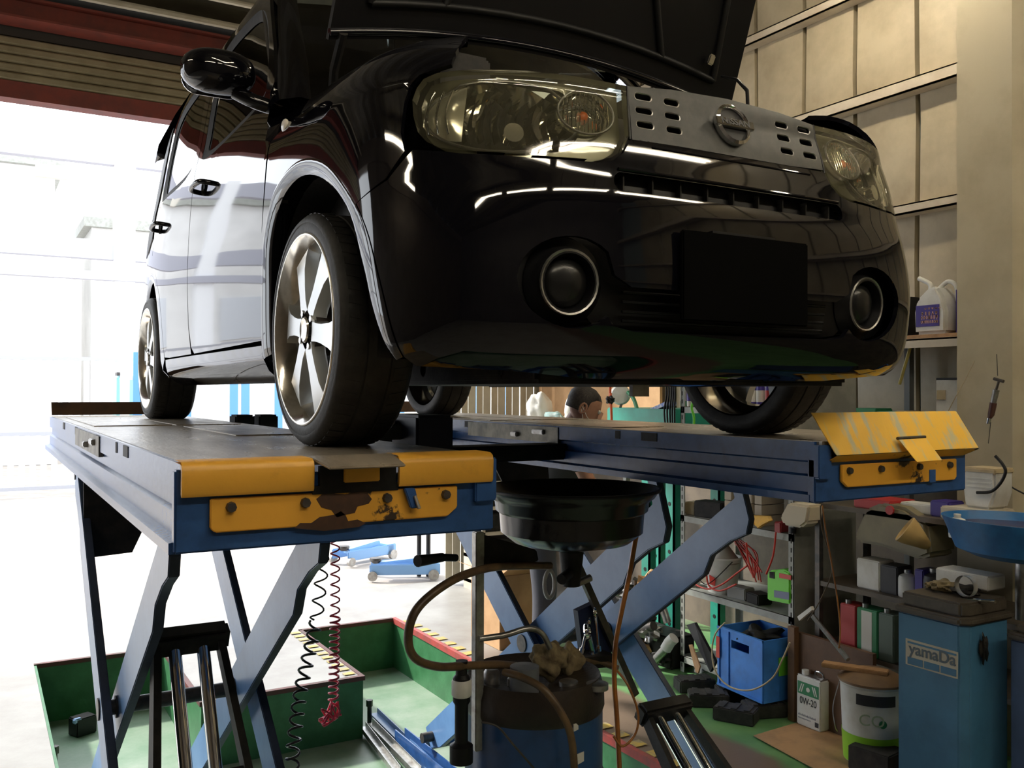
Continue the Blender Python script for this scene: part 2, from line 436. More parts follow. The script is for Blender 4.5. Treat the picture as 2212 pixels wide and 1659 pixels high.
# blank plate where the photograph hides the number plate
mb = MB(); mb.cbox((.0, -.728, .405), (.40, .014, .205)); pl = mb.build('number_plate', mat('blank_black', (.0015, .0015, .0015), .7, spec=.03), car, bevel=.004)
mb = MB(); mb.cbox((0, -.716, .40), (.36, .012, .035)); mb.cbox((0, -.712, .51), (.2, .02, .010)); mb.build('plate_bracket', M['trim_black'], pl)

# arch lips: bevelled bands that turn into the wheel openings
def band(outer, inner, inset, s, name='arch_lip'):
    rows = [[], [], [], []]
    for (a, b), (c, d) in zip(outer, inner):
        p = S(s*a, b); q = S(s*c, d); q2 = Vector((q.x-s*inset, q.y, q.z)); m = p.lerp(q2, .45)+SN(s*a, b)*.007
        rows[0].append(p); rows[1].append(m); rows[2].append(q2); rows[3].append(q2-Vector((s*.05, 0, 0)))
    mb = MB(); mb.grid(rows)
    if s > 0: mb.f = [f[::-1] for f in mb.f]
    return mb.build(name, M['paint'], car, smooth=50)
for s in (-1, 1): band(AO, AI, .012, s)
def arch_pts(cy, r, a0, a1, n=24): return [(uy(cy+r*math.cos(math.radians(a0+(a1-a0)*i/n))), .30+r*math.sin(math.radians(a0+(a1-a0)*i/n))) for i in range(n+1)]
RAI, RAO = arch_pts(2.53, .375, 195, -15), arch_pts(2.53, .42, 189, -9)
RAI = [(uy(2.08), .20)]+RAI+[(uy(2.98), .20)]; RAO = [(uy(2.03), .20)]+RAO+[(uy(3.03), .20)]
for s in (-1, 1): band(RAO, RAI, .012, s)

# doors, sills, quarters
win1 = sm2([(uy(1.33),1.03),(uy(.80),1.015),(uy(.50),1.03),(uy(.49),1.10),(uy(.58),1.27),(uy(.76),1.42),(uy(1.1),1.475),(uy(1.36),1.47),(uy(1.40),1.36),(uy(1.385),1.12)])
win2 = sm2([(uy(1.60),1.04),(uy(1.58),1.30),(uy(1.60),1.46),(uy(1.9),1.475),(uy(2.32),1.45),(uy(2.40),1.30),(uy(2.38),1.08),(uy(2.20),1.035)])
both('front_door', [(uy(.385),.29),(uy(.375),.62),(uy(.352),.9),(uy(.36),1.03),(uy(.50),1.22),(uy(.70),1.45),(uy(.95),1.53),(uy(1.455),1.54),(uy(1.47),1.0),(uy(1.475),.55),(uy(1.46),.40),(uy(1.42),.31),(uy(1.37),.285)], M['paint'], holes=[win1], h=.035)
rr = [p for p in RAO if p[0] < uy(2.53) and p[1] > .30]
both('rear_door', [(uy(1.43),.285),(uy(1.47),.40),(uy(1.483),.55),(uy(1.478),1.0),(uy(1.463),1.54),(uy(2.45),1.52),(uy(2.50),1.0),(uy(2.50),.80),(uy(2.35),.73),(uy(2.15),.58)]+[(uy(2.085),.46),(uy(2.04),.33),(uy(2.02),.29),(uy(1.9),.285)], M['paint'], holes=[win2], h=.04)
both('rear_quarter', [(uy(2.03),.28),(uy(2.045),.33),(uy(2.092),.46),(uy(2.158),.58),(uy(2.36),.737),(uy(2.51),.81),(uy(2.51),1.0),(uy(2.46),1.52),(uy(3.1),1.50),(uy(3.22),1.2),(uy(3.26),.7),(uy(3.24),.3),(uy(3.03),.25)]+[p for p in RAO[::-1] if p[1] > .22], M['paint'], h=.045)
both('quarter_window', [(uy(2.56),.90),(uy(2.54),1.25),(uy(2.56),1.47),(uy(2.9),1.475),(uy(3.08),1.45),(uy(3.16),1.2),(uy(3.17),.88),(uy(2.8),.86)], mat('dark_quarter', (.008, .007, .006), .45, spec=.2), depth=-.004, h=.06)
both('sill', [(1.606,.165),(1.606,.275),(uy(1.4),.278),(uy(2.0),.278),(uy(2.02),.20),(uy(1.95),.165)], M['paint'], h=.04)
both('front_window', [(a+(.02 if a > uy(.9) else -.02), b+(.02 if b > 1.25 else -.02)) for a, b in win1], M['car_glass'], depth=.012, rim=0, h=.08)
both('rear_window', [(a+(.02 if a > uy(1.99) else -.02), b+(.02 if b > 1.25 else -.02)) for a, b in win2], M['car_glass'], depth=.012, rim=0, h=.08)
for s in (-1, 1):
    for wn in (win1, win2):
        cu_ = sum(a for a, b in wn)/len(wn); cv_ = sum(b for a, b in wn)/len(wn); ins = [(cu_+(a-cu_)*.90, cv_+(b-cv_)*.84) for a, b in wn]
        rw = [[SI(s*a, b, .001) for a, b in wn], [SI(s*(a*.6+c_*.4), b*.6+d_*.4, .004) for (a, b), (c_, d_) in zip(wn, ins)], [SI(s*c_, d_, .010) for c_, d_ in ins]]
        mb = MB(); mb.grid(rw, closed=True); mb.build('window_seal', M['dirty_black'], car, smooth=60)
    mb = MB(); mb.prism([SI(s*uy(y), z, .004) for y, z in ((1.40, 1.0), (1.40, 1.5), (1.56, 1.5), (1.56, 1.0))], (-s*.01, 0, 0)); mb.build('door_pillar', M['trim_black'], car)
    for y0 in (1.24, 2.22):                   # door handles
        mb = MB(); mb.tube(spline([SI(s*uy(y0-.09), .905, .004), SI(s*uy(y0-.07), .905, -.035), SI(s*uy(y0+.06), .90, -.038), SI(s*uy(y0+.09), .90, .004)], 5), .010, 10)
        hd = mb.build('door_handle', M['paint'], car, smooth=60)
        mb = MB(); mb.lathe([(.0, .0), (.024, .0), (.028, -.006)], SI(s*uy(y0), .90, 0), 'X', 16); mb.build('handle_cup', M['trim_black'], hd)
    mb = MB(); c = S(s*1.437, .868); mb.blob(c, 1, (.010, .022, .020), amp=0); mb.build('side_marker', mat('marker_lens', (.75, .70, .62), .15), car, smooth=80)
    # mirror
    mb = MB(); rows = []
    for i in range(13):
        a = PI*i/12; ring = []
        for k in range(24):
            b = 2*PI*k/24
            ex = (abs(math.cos(b))**.75)*(1 if math.cos(b) > 0 else -1); ez = (abs(math.sin(b))**.85)*(1 if math.sin(b) > 0 else -1)
            ring.append(Vector((s*(.955+.108*ex*math.sin(a)**.6), .46-.075*math.cos(a), 1.083+.062*ez*math.sin(a)**.6)))
        rows.append(ring)
    mb.grid(rows, closed=True)
    mi = mb.build('side_mirror', M['paint'], car, smooth=80)
    mb = MB(); mb.tube(spline([(s*.80, .42, .99), (s*.86, .43, 1.005), (s*.91, .45, 1.03)], 5), [.022]*11, 10); mb.build('mirror_arm', M['paint'], mi, smooth=60)
    mb = MB(); mb.prism([(s*(.955+a), .542, 1.083+b) for a, b in rrect(.18, .10, .045)], (0, .004, 0)); mb.build('mirror_glass', M['chrome'], mi)
    # front pillar, windscreen edge
    mb = MB(); rows = []
    for i in range(9):
        t = i/8; y = .36+.56*t**1.1; z = .98+.60*t
        xo = lerp(z, WZ, WW); rows.append([Vector((s*xo, y+.01, z)), Vector((s*(xo-.012), y-.05, z+.005)), Vector((s*(xo-.06), y-.085, z+.01)), Vector((s*(xo-.095), y-.075, z+.01))])
    mb.grid(rows)
    if s < 0: mb.f = [f[::-1] for f in mb.f]
    mb.build('front_pillar', M['paint'], car, smooth=60)
# windscreen
mb = MB(); rows = []
for i in range(9):
    t = i/8; z = .95+.62*t; y = .30+.60*t**1.1; hw = lerp(z, WZ, WW)-.08
    rows.append([Vector((hw*k/8, y-.13*(1-(k/8)**2)*(1-.6*t)-.03, z)) for k in range(-8, 9)])
mb.grid(rows); mb.build('windscreen', M['car_glass'], car, smooth=80)
mb = MB(); mb.prism([(-.72, .05, .93), (.72, .05, .93), (.72, .36, .97), (-.72, .36, .97)], (0, 0, .015)); mb.build('cowl_panel', M['trim_black'], car)
for x in (-.35, .15):
    mb = MB(); mb.tube([(x, .12, .965), (x+.45, .17, 1.0)], .008, 6); mb.build('wiper', M['trim_black'], car)
# roof, tailgate, floor pan, firewall
mb = MB(); rows = []
for y, zc in ((.88, 1.56), (1.1, 1.62), (1.8, 1.65), (2.6, 1.64), (3.1, 1.60), (3.22, 1.52)):
    rows.append([Vector((.70*math.sin(k/8*PI/2), y, zc-.09*(1-math.cos(k/8*PI/2))**1)) for k in range(-8, 9)])
mb.grid(rows); mb.build('roof', M['paint'], car, smooth=60)
mb = MB(); mb.prism([(-.72, 3.2, .25), (.72, 3.2, .25), (.72, 3.22, 1.0), (.64, 3.18, 1.53), (-.64, 3.18, 1.53), (-.72, 3.22, 1.0)], (0, .03, 0)); mb.build('tailgate', M['paint'], car)
mb = MB(); mb.box((-.76, .45, .19), (.76, 3.18, .24)); mb.box((-.50, -.60, .16), (.50, .50, .30)); mb.box((-.56, .4, .24), (.56, .46, .95)); mb.box((-.55, 2.2, .24), (.55, 3.1, .5))
mb.build('floor_pan', M['dirty_black'], car, bevel=.01)
mb = MB()
mb.cbox((-.30, -.34, .205), (.42, .22, .06)); mb.cbox((.12, -.20, .21), (.36, .40, .08)); mb.tube([(-.5, 0, .20), (.5, 0, .20)], .025, 10)
mb.tube(spline([(-.45, .15, .20), (-.2, .1, .185), (.1, .15, .19), (.12, .9, .20), (.12, 2.0, .20)], 6), .022, 10); mb.cbox((.12, 1.2, .21), (.2, .45, .07)); mb.cbox((0, 2.45, .23), (1.2, .10, .08))
mb.tube([(-.7, 0, .28), (-.25, .05, .20)], .02, 8); mb.tube([(.7, 0, .28), (.25, .05, .20)], .02, 8)
mb.build('underbody_parts', M['dirty_black'], car, bevel=.008)
mb = MB(); mb.cbox((-.10, -.45, .148), (.06, .012, .035), R(0, 0, 8)); mb.build('tow_bracket', M['steel'], car)
mb = MB(); mb.box((-.70, -.50, .30), (-.56, .40, .90)); mb.box((.56, -.50, .30), (.70, .40, .90)); mb.box((-.60, -.55, .64), (.60, -.47, .80)); mb.cbox((0, -.05, .58), (.7, .5, .4)); mb.build('engine_bay', M['dirty_black'], car, bevel=.01)
for s in (-1, 1):   # wheel-arch liners
    for cy in (0, 2.53):
        mb = MB()
        rows = [[Vector((s*x, cy+.40*math.cos(math.radians(a)), .30+.40*math.sin(math.radians(a)))) for a in range(-12, 193, 12)] for x in (.80, .56)]
        if cy == 0: rows = [[Vector((p.x, p.y*1.0 if p.y > 0 else p.y*1.05, p.z)) for p in r] for r in rows]
        mb.grid(rows); c0 = len(mb.v); mb.add([(s*.56, cy+.40*math.cos(math.radians(a)), .30+.40*math.sin(math.radians(a))) for a in range(-12, 193, 12)], [tuple(range(18))]); mb.build('arch_liner', M['dirty_black'], car)
# seats seen through the side glass
for x in (-.36, .36):
    mb = MB(); mb.cbox((x, 1.25, .85), (.46, .16, .62), R(-14)); mb.cbox((x, 1.33, 1.22), (.26, .1, .16), R(-10)); mb.cbox((x, 1.0, .55), (.48, .5, .16)); mb.build('seat', M['shirt'], car, bevel=.04)
mb = MB(); mb.box((-.65, .42, .62), (.65, .75, .93)); mb.build('dashboard', M['trim_black'], car, bevel=.04)
mb = MB(); mb.tube([Vector((.36+.18*math.cos(a/24*2*PI), .86, .92+.18*math.sin(a/24*2*PI))) for a in range(24)], .014, 8, closed=True); mb.build('steering_wheel', M['trim_black'], car)

# grille band between the lamps
gb = [(-.323,.705),(-.2,.707),(0,.707),(.2,.707),(.323,.712),(.326,.834),(.2,.848),(0,.856),(-.2,.848),(-.326,.834)]
slots = []
for s in (-1, 1):
    for cu in (.285, .200):
        for cv in (.814, .780, .745): slots.append([(s*cu+a, cv+b) for a, b in rrect(.050, .0185, .009, 4)])
gr = panel('grille', gb, M['grille_grey'], car, slots, h=.02, depth=0, rim=.010)
panel('grille_backing', gb, M['trim_black'], gr, h=.05, depth=.016, rim=0)
for q in slots: mb = MB(); mb.tube([SI(a, b, .002) for a, b in q], .0022, 5, closed=True); mb.build('slot_edge', M['steel'], gr)
for s in (-1, 1): mb = MB(); mb.tube([SI(s*(.3275), .705+.13*i/8, .002) for i in range(9)], .0035, 6); mb.build('grille_seam', M['trim_black'], gr)
# emblem: ring and bar with raised letters
ec = SI(.0, .782, -.006); en = SN(0, .782); er = Matrix((Vector((1, 0, 0)), en.cross(Vector((1, 0, 0))), en)).transposed()
def emb(mb_): mb_.v = [er @ (p*1.16)+ec for p in mb_.v]; return mb_
mb = MB(); mb.lathe([(.036,.0),(.036,.006),(.040,.010),(.046,.006),(.046,-.004)], n=48); em = emb(mb).build('emblem', M['chrome'], car, smooth=50)
mb = MB(); mb.cbox((0, 0, .007), (.104, .0185, .010)); emb(mb).build('emblem_bar', M['chrome'], em, bevel=.002)
mb = MB(); mb.lathe([(0, .002), (.037, .002)], n=32); emb(mb).build('emblem_back', M['trim_black'], em)
def text_mesh(name, txt, size, Mx, material, parent, depth=.0015, bold=0, align='CENTER', shear=0, width=1):
    cu = bpy.data.curves.new(name, 'FONT'); cu.body = txt; cu.size = size; cu.extrude = depth; cu.offset = bold; cu.align_x = align; cu.align_y = 'CENTER'; cu.shear = shear
    t = bpy.data.objects.new(name, cu); COL.objects.link(t)
    dg = bpy.context.evaluated_depsgraph_get(); me = bpy.data.meshes.new_from_object(t.evaluated_get(dg)); bpy.data.objects.remove(t)
    off = Vector((0, 0, 0)); root = parent
    while root is not None and root.parent is not None: root = root.parent
    if root is not None: off = LOC.get(root.name, off)
    for v in me.vertices: v.co = Mx @ Vector((v.co.x*width, v.co.y, v.co.z))-off
    me.materials.clear(); me.materials.append(material)
    o = bpy.data.objects.new(name, me); COL.objects.link(o); o.parent = parent; return o
MX = er.to_4x4(); MX.translation = ec+en*.0142
text_mesh('lettering', 'NISSAN', .0215, MX, M['label_dark'], em, .0006, .0005, width=1.25)

# head lamps
for s in (-1, 1):
    lo = [(s*a, b) for a, b in lens_out]
    if s < 0: lo = lo[::-1]
    le = panel('head_lamp', lo, M['lamp_lens'], car, h=.025, depth=.0, rim=.02)
    inn = [(s*(.545+(a-.545)*.97), .742+(b-.742)*.95) for a, b in lens_out]
    # housing: dark tray with a bright bowl
    panel('lamp_housing', inn if s > 0 else inn[::-1], mat('lamp_olive', (.13, .125, .08), .22, .3, coat=.6) if s < 0 else bpy.data.materials['lamp_olive'], le, [[(s*(.565+a), .738+b) for a, b in rrect(.27, .150, .07)]], h=.03, depth=.03, rim=.02)
    def bowl(cu, cv, ru, rv, d0, d1, material, nm, n=28, rings=7, pw=2.0):
        rows = []
        for i in range(rings):
            t = 1-i/(rings-1)
            rows.append([SI(s*(cu+ru*t*math.cos(2*PI*k/n)), cv+rv*t*math.sin(2*PI*k/n), d0+(d1-d0)*(1-t**pw)) for k in range(n)])
        m_ = MB(); m_.grid(rows, closed=True); return m_.build(nm, material, le, smooth=40)
    bowl(.60, .738, .135, .075, .028, .13, M['reflector'], 'reflector_bowl')
    bowl(.475, .738, .055, .07, .03, .12, M['reflector'], 'reflector_bowl')
    cm_ = mat('lamp_cream', (.85, .82, .66), .16, .6, coat=.5) if s < 0 else bpy.data.materials['lamp_cream']
    m_ = MB(); m_.grid([[SI(s*(.660+.082*i/7), .742+.062*(j/4-1)*math.sqrt(max(.02, 1-(i/7*.93)**2)), .028-.012*math.sin(i/7*PI)*math.sin(j/8*PI)) for j in range(9) if True] for i in range(8)]); m_.build('end_reflector', cm_, le, smooth=80)
    for k in range(3):
        m_ = MB(); m_.tube([SI(s*(.683+.018*k+.008*math.sin(i/8*PI)), .69+.10*i/8, .010) for i in range(9)], .0028, 6); m_.build('reflector_arc', M['chrome'], le, smooth=60)
    for k in range(12):                                        # stepped reflector fins, bright and dark in turn
        m_ = MB(); cu = .470+.0165*k; hh = .105 if k > 2 else .075
        m_.grid([[SI(s*(cu+.010*math.sin(i/8*PI)+w_), .742-hh/2+hh*i/8, .045+(.018 if w_ else 0)) for i in range(9)] for w_ in (0, .011)]); m_.build('reflector_fin', M['reflector'] if k % 2 else M['dark_steel'], le, smooth=60)
    m_ = MB(); c = SI(s*.565, .70, .05); m_.tube([c, c+SN(s*.565, .7)*.03], .022, 20); m_.build('bulb_shield', M['chrome'], le, smooth=50)
    m_ = MB(); m_.tube([SI(s*(.585+.15*math.cos(2*PI*k/40)), .738+.082*math.sin(2*PI*k/40), .024) for k in range(40)], .0035, 6, closed=True); m_.build('bezel_ring', M['steel'], le, smooth=60)
    # turn signal: ribbed clear oval with amber bulb
    def oval(i, t, d): return SI(s*(.425+.060*t*math.cos(2*PI*i/32)), .758+.050*t*math.sin(2*PI*i/32), d-.012)
    rows = [[oval(i, t, .022+.02*t*t) for i in range(32)] for t in (1, .85, .6, .3, .02)]
    m_ = MB(); m_.grid(rows, closed=True); ts = m_.build('turn_signal', glass_mat('signal_lens', (.92, .92, .84), 1.5, .05, .16, (.9, .88, .7)), le, smooth=60)
    m_ = MB(); rows = [[oval(i, t, .035+.05*(1-t*t)) for i in range(32)] for t in (1, .8, .5, .2, .02)]
    m_.grid(rows, closed=True); m_.build('signal_bowl', M['reflector'], le, smooth=60)
    m_ = MB()
    for k in range(12):
        cu = .375+.009*k; hh = .046*math.sqrt(max(0, 1-((cu-.425)/.060)**2))
        m_.tube([SI(s*cu, .758+hh*(j/6*2-1), .012) for j in range(7)], .0016, 5)
    m_.build('signal_rib', M['reflector'], le); le.children[-1]['kind'] = 'stuff'
    m_ = MB(); m_.blob(SI(s*.430, .752, .022), .015, amp=0); m_.build('signal_bulb', M['amber'], le, smooth=80)
    m_ = MB(); m_.tube([oval(i, 1.03, .020) for i in range(32)], .003, 6, closed=True); m_.build('bezel_ring', M['steel'], le, smooth=60)

# bonnet, raised: hinge edge at the rear, underside towards the camera
hood_m = mat('hood_underside', (.004, .004, .004), .5, spec=.3)
def hood(a, b, off=0):
    """a across -1..1, b 0 hinge .. 1 nose"""
    hw = .735-.05*b+.0*a
    y0, z0 = .13, 1.115+.085*(1-a*a)
    L = .98*b*(1-.10*(a*a)*b)
    ang = math.radians(64)
    crown = .07*math.sin(b*PI*.55)*(1-.3*a*a)
    n = Vector((0, math.sin(ang), math.cos(ang)))
    p = Vector((a*hw, y0-math.cos(ang)*L, z0+math.sin(ang)*L))
    return p+n*(crown*.6+off)+Vector((0, 0, -.02*a*a*b))
mb = MB(); N = 20
rows = [[hood(-1+2*k/N, i/N, .012) for k in range(N+1)] for i in range(N+1)]
mb.grid(rows); mb.f = [f[::-1] for f in mb.f]
rows2 = [[hood(-1+2*k/N, i/N, -.012) for k in range(N+1)] for i in range(N+1)]; mb.grid(rows2)
for e in (0, N):
    mb.grid([rows[e], rows2[e]]); mb.grid([[r[e] for r in rows], [r[e] for r in rows2]])
bon = mb.build('bonnet', mat('bonnet_black', (.004, .004, .005), .35, spec=.35), car, smooth=50)
mb = MB()
for lo_, hi_ in (((-.86, .10), (.86, .10)), ((-.86, .10), (-.80, .92)), ((.86, .10), (.80, .92)), ((-.80, .92), (.80, .92)), ((-.55, .10), (-.1, .92)), ((.55, .10), (.1, .92)), ((-.82, .55), (.82, .55))):
    mb.tube([hood(lo_[0]+(hi_[0]-lo_[0])*i/12, lo_[1]+(hi_[1]-lo_[1])*i/12, -.016) for i in range(13)], .012, 8)
mb.build('bonnet_frame', hood_m, bon, smooth=60)
mb = MB(); mb.tube([hood(-1+2*i/24, .99, -.01) for i in range(25)], .010, 8); mb.tube([hood(-1+2*i/24, .02, -.01) for i in range(25)], .012, 8); mb.build('bonnet_edge', M['paint'], bon, smooth=60)
mb = MB(); mb.cbox(hood(.80, .16, -.035), (.025, .02, .035), R(20, 10)); mb.build('bonnet_hinge', M['chrome'], bon, bevel=.004)
for s in (-1, 1):
    mb = MB(); mb.tube([(s*.68, .25, .98), (s*.69, .2, 1.06), hood(s*.95, .02, -.02)], .014, 8); mb.build('hinge_arm', M['dirty_black'], car)
mb = MB(); mb.tube([q_-Vector((0, 0, P)) for q_ in (at(1616, 240, 'Y', -.45), at(1614, 196, 'Y', -.42), at(1592, 172, 'Y', -.30), at(1560, 165, 'Y', -.12))], .0052, 8); mb.build('prop_rod', M['trim_black'], car)
# added pale plates: their grey paints the ceiling reflected in the windscreen
mb = MB(); mb.prism([(-.62, .02, .86), (-.30, -.02, .86), (-.34, .0, 1.02), (-.60, .04, 1.04)], (0, .03, 0)); mb.prism([(-.26, .0, .86), (.20, .0, .86), (.16, .02, 1.06), (-.26, .02, 1.06)], (0, .03, 0)); mb.prism([(.24, .0, .86), (.6, .02, .86), (.5, .03, 1.03), (.24, .02, 1.05)], (0, .03, 0))
mb.build('reflection_plate', mat('reflection_grey', (.62, .68, .58), .5, .0, (.40, .45, .38), 8), car)

M['lip'] = mat('polished_lip', (.88, .86, .80), .3, .7)
# wheels
def wheel(s, cy):
    c = Vector((s*.745, cy, .30)); hw = .098; O = s
    def la(prof, n=56): 
        m_ = MB(); m_.lathe([(r, h*O) for r, h in prof], c, 'X', n)
        if O < 0: m_.f = [f[::-1] for f in m_.f]
        m_.f = [f[::-1] for f in m_.f]; return m_
    t = la([(.238, -hw*.9), (.262, -hw), (.285, -hw*.97), (.297, -hw*.84), (.3, -hw*.7), (.3, -hw*.36), (.296, -hw*.34), (.296, -hw*.30), (.3, -hw*.28), (.3, hw*.28), (.296, hw*.30), (.296, hw*.34), (.3, hw*.36), (.3, hw*.7), (.297, hw*.84), (.285, hw*.97), (.275, hw*.985), (.273, hw*.965), (.262, hw), (.250, hw*.99), (.238, hw*.9)]).build('tire', M['rubber'], car, smooth=40)
    m_ = MB()
    for k in range(56):                                       # tread blocks at the shoulders
        a = 2*PI*k/56
        for hs in (-1, 1):
            q = [c+Vector((O*hw*hs*x, r*math.cos(a+da), r*math.sin(a+da))) for x, r, da in ((.80, .2985, 0), (.42, .3005, .02), (.42, .3005, .085), (.80, .2985, .065))]
            m_.prism(q, Vector((0, math.cos(a), math.sin(a)))*.0016)
    m_.build('tread', M['rubber'], t); t.children[-1]['kind'] = 'stuff'
    rim = la([(.232, -.09), (.232, .0), (.205, .01), (.20, .03), (.212, .062), (.222, .078), (.235, .094), (.243, .100), (.247, .098), (.246, .088), (.240, .082)]).build('rim', M['rim'], car, smooth=30)
    for k in range(6):
        a0 = math.radians(172+60*k); rows_ = []
        for r, wd, h in ((.045, .030, .086), (.075, .027, .086), (.11, .028, .084), (.16, .036, .081), (.19, .048, .077), (.212, .064, .072)):
            d = Vector((0, -s*-1*math.cos(a0)*1.0, math.sin(a0))); d = Vector((0, -math.cos(a0)*(1 if s < 0 else 1), math.sin(a0))); q = Vector((1, 0, 0)).cross(d)
            rows_.append([c+d*r+q*wd+Vector((O*(h-.035), 0, 0)), c+d*r+q*wd*.85+Vector((O*h, 0, 0)), c+d*r-q*wd*.85+Vector((O*h, 0, 0)), c+d*r-q*wd+Vector((O*(h-.035), 0, 0))])
        m_ = MB(); m_.grid(rows_, closed=True)
        if s > 0: m_.f = [f[::-1] for f in m_.f]
        m_.build('spoke', M['spoke'], rim, smooth=40)
    m_ = la([(.0, .074), (.060, .074), (.064, .078), (.066, .0)], 32); m_.build('hub', M['dark_steel'], rim)
    m_ = la([(.0, .090), (.022, .090), (.030, .094), (.034, .090), (.034, .05)], 28); m_.build('center_cap', M['rim'], rim)
    if s < 0: la([(.05, .02), (.203, .02), (.203, .0)], 40).build('spoke_backing', M['dirty_black'], rim)  # black disc closing the gaps behind the spokes
    m_ = MB(); m_.tube([c+Vector((O*.096, .2445*math.cos(2*PI*k/64), .2445*math.sin(2*PI*k/64))) for k in range(64)], .0045, 8, closed=True); m_.build('rim_lip', M['lip'], rim, smooth=60)
    for k in range(4):
        a = PI/4+k*PI/2+.25; m_ = MB(); q = c+Vector((0, .05*math.cos(a), .05*math.sin(a))); m_.tube([q+Vector((O*.05, 0, 0)), q+Vector((O*.090, 0, 0))], [.0105, .009], 6); m_.build('lug_nut', M['chrome'], rim)
    la([(.05, -.02), (.13, -.02), (.13, -.032), (.05, -.032)], 40).build('brake_disc', M['dark_steel'], car)
    m_ = MB(); m_.cbox(c+Vector((-O*.03, .11, .03)), (.06, .06, .13)); m_.build('brake_caliper', M['dirty_black'], car, bevel=.01)
for s in (-1, 1):
    for cy in (0, 2.53): wheel(s, cy)

# ============================================================ THE BUILDING
def floor_mat():
    m = mat('workshop_floor', (.34, .33, .31), .45, 0, (.24, .22, .20), 2.2, .35, .7, bump=.2)
    nt = m.node_tree; nd = nt.nodes; L = nt.links.new
    geo = nd.new('ShaderNodeNewGeometry'); sx = nd.new('ShaderNodeSeparateXYZ'); L(geo.outputs['Position'], sx.inputs[0])
    n = nd.new('ShaderNodeTexNoise'); n.inputs['Scale'].default_value = 1.6; n.inputs['Detail'].default_value = 6; L(geo.outputs['Position'], n.inputs['Vector'])
    add = nd.new('ShaderNodeMath'); add.operation = 'MULTIPLY_ADD'; L(n.outputs['Fac'], add.inputs[0]); add.inputs[1].default_value = .35; L(sx.outputs['X'], add.inputs[2])
    gt = nd.new('ShaderNodeMapRange'); L(add.outputs[0], gt.inputs[0]); gt.inputs[1].default_value = 1.84; gt.inputs[2].default_value = 1.90
    rp = nd.new('ShaderNodeValToRGB'); rp.color_ramp.elements[0].position = .38; rp.color_ramp.elements[1].position = .62
    rp.color_ramp.elements[0].color = (.15, .32, .12, 1); rp.color_ramp.elements[1].color = (.10, .25, .09, 1)
    n3 = nd.new('ShaderNodeTexNoise'); n3.inputs['Scale'].default_value = 5; n3.inputs['Detail'].default_value = 8; L(geo.outputs['Position'], n3.inputs['Vector']); L(n3.outputs['Fac'], rp.inputs[0])
    mx = nd.new('ShaderNodeMix'); mx.data_type = 'RGBA'; ym = nd.new('ShaderNodeMapRange'); L(sx.outputs['Y'], ym.inputs[0]); ym.inputs[1].default_value = 2.9; ym.inputs[2].default_value = 3.3; ym.inputs[3].default_value = 1; ym.inputs[4].default_value = 0
    gm = nd.new('ShaderNodeMath'); gm.operation = 'MULTIPLY'; L(gt.outputs[0], gm.inputs[0]); L(ym.outputs[0], gm.inputs[1]); L(gm.outputs[0], mx.inputs[0])
    b = nd['Principled BSDF']; src = b.inputs['Base Color'].links[0].from_socket
    # worn brown concrete left of the paint on the far side of the pit
    wr = nd.new('ShaderNodeMapRange'); L(sx.outputs['X'], wr.inputs[0]); wr.inputs[1].default_value = 1.0; wr.inputs[2].default_value = 1.2
    mw = nd.new('ShaderNodeMix'); mw.data_type = 'RGBA'; wm_ = nd.new('ShaderNodeMath'); wm_.operation = 'MULTIPLY'; L(wr.outputs[0], wm_.inputs[0]); L(ym.outputs[0], wm_.inputs[1]); L(wm_.outputs[0], mw.inputs[0]); L(src, mw.inputs[6]); mw.inputs[7].default_value = (.17, .12, .085, 1)
    L(mw.outputs[2], mx.inputs[6]); L(rp.outputs[0], mx.inputs[7]); L(mx.outputs[2], b.inputs['Base Color']); return m
FM = floor_mat()
def st(mb, name, material, parent=None, **k):
    o = mb.build(name, material, parent, **k)
    if parent is None: o['kind'] = 'structure'
    return o
mb = MB()
for a, b in (((-9, -6), (-1.24, 5.4)), ((1.24, -6), (3.2, 5.4)), ((-1.24, -6), (1.24, -1.4)), ((-1.24, 4.30), (1.24, 5.4)), ((-.45, 3.05), (.48, 4.30))):
    mb.box((*a, -.5), (*b, 0))
fl = st(mb, 'floor', FM, smooth=0)
mb = MB(); mb.box((-1.24, -1.4, -.5), (1.24, 4.3, -.375)); st(mb, 'floor_pit', mat('pit_floor', (.30, .37, .29), .45, 0, (.16, .27, .17), 3, .35, .65, bump=.2), smooth=0)
mb = MB()
for q in (((-1.239, -1.4), (-1.225, 4.3)), ((1.225, -1.4), (1.239, 4.3)), ((-1.24, 4.285), (-.45, 4.299)), ((.48, 4.285), (1.24, 4.299)), ((-.465, 3.035), (.495, 3.05)), ((-.465, 3.05), (-.45, 4.3)), ((.48, 3.05), (.495, 4.3)), ((-1.24, -1.399), (1.24, -1.385))):
    mb.box((*q[0], -.375), (*q[1], -.002))
st(mb, 'wall_pit', M['green_wall'], smooth=0)
mb = MB()
for q in (((1.215, -1.4), (1.245, 4.3)), ):
    mb.box((*q[0], -.035), (*q[1], .006))
st(mb, 'trim_1', M['red_edge'], smooth=0)
mb = MB()
for q in (((-1.24, 4.28), (-.45, 4.31)), ((.48, 4.28), (1.215, 4.31)), ((-.475, 3.028), (.505, 3.06)), ((.48, 3.06), (.505, 4.3)), ((-.475, 3.06), (-.445, 4.3))): mb.box((*q[0], -.022), (*q[1], .005))
st(mb, 'trim_7', mat('dark_red_edge', (.12, .03, .025), .6, 0, (.07, .04, .03), 10), smooth=0)
hz = MB()
for i in range(12): hz.prism([(.40, 3.1+i*.1, .004), (.47, 3.1+i*.1, .004), (.47, 3.15+i*.1, .004), (.40, 3.15+i*.1, .004)], (0, 0, .002))
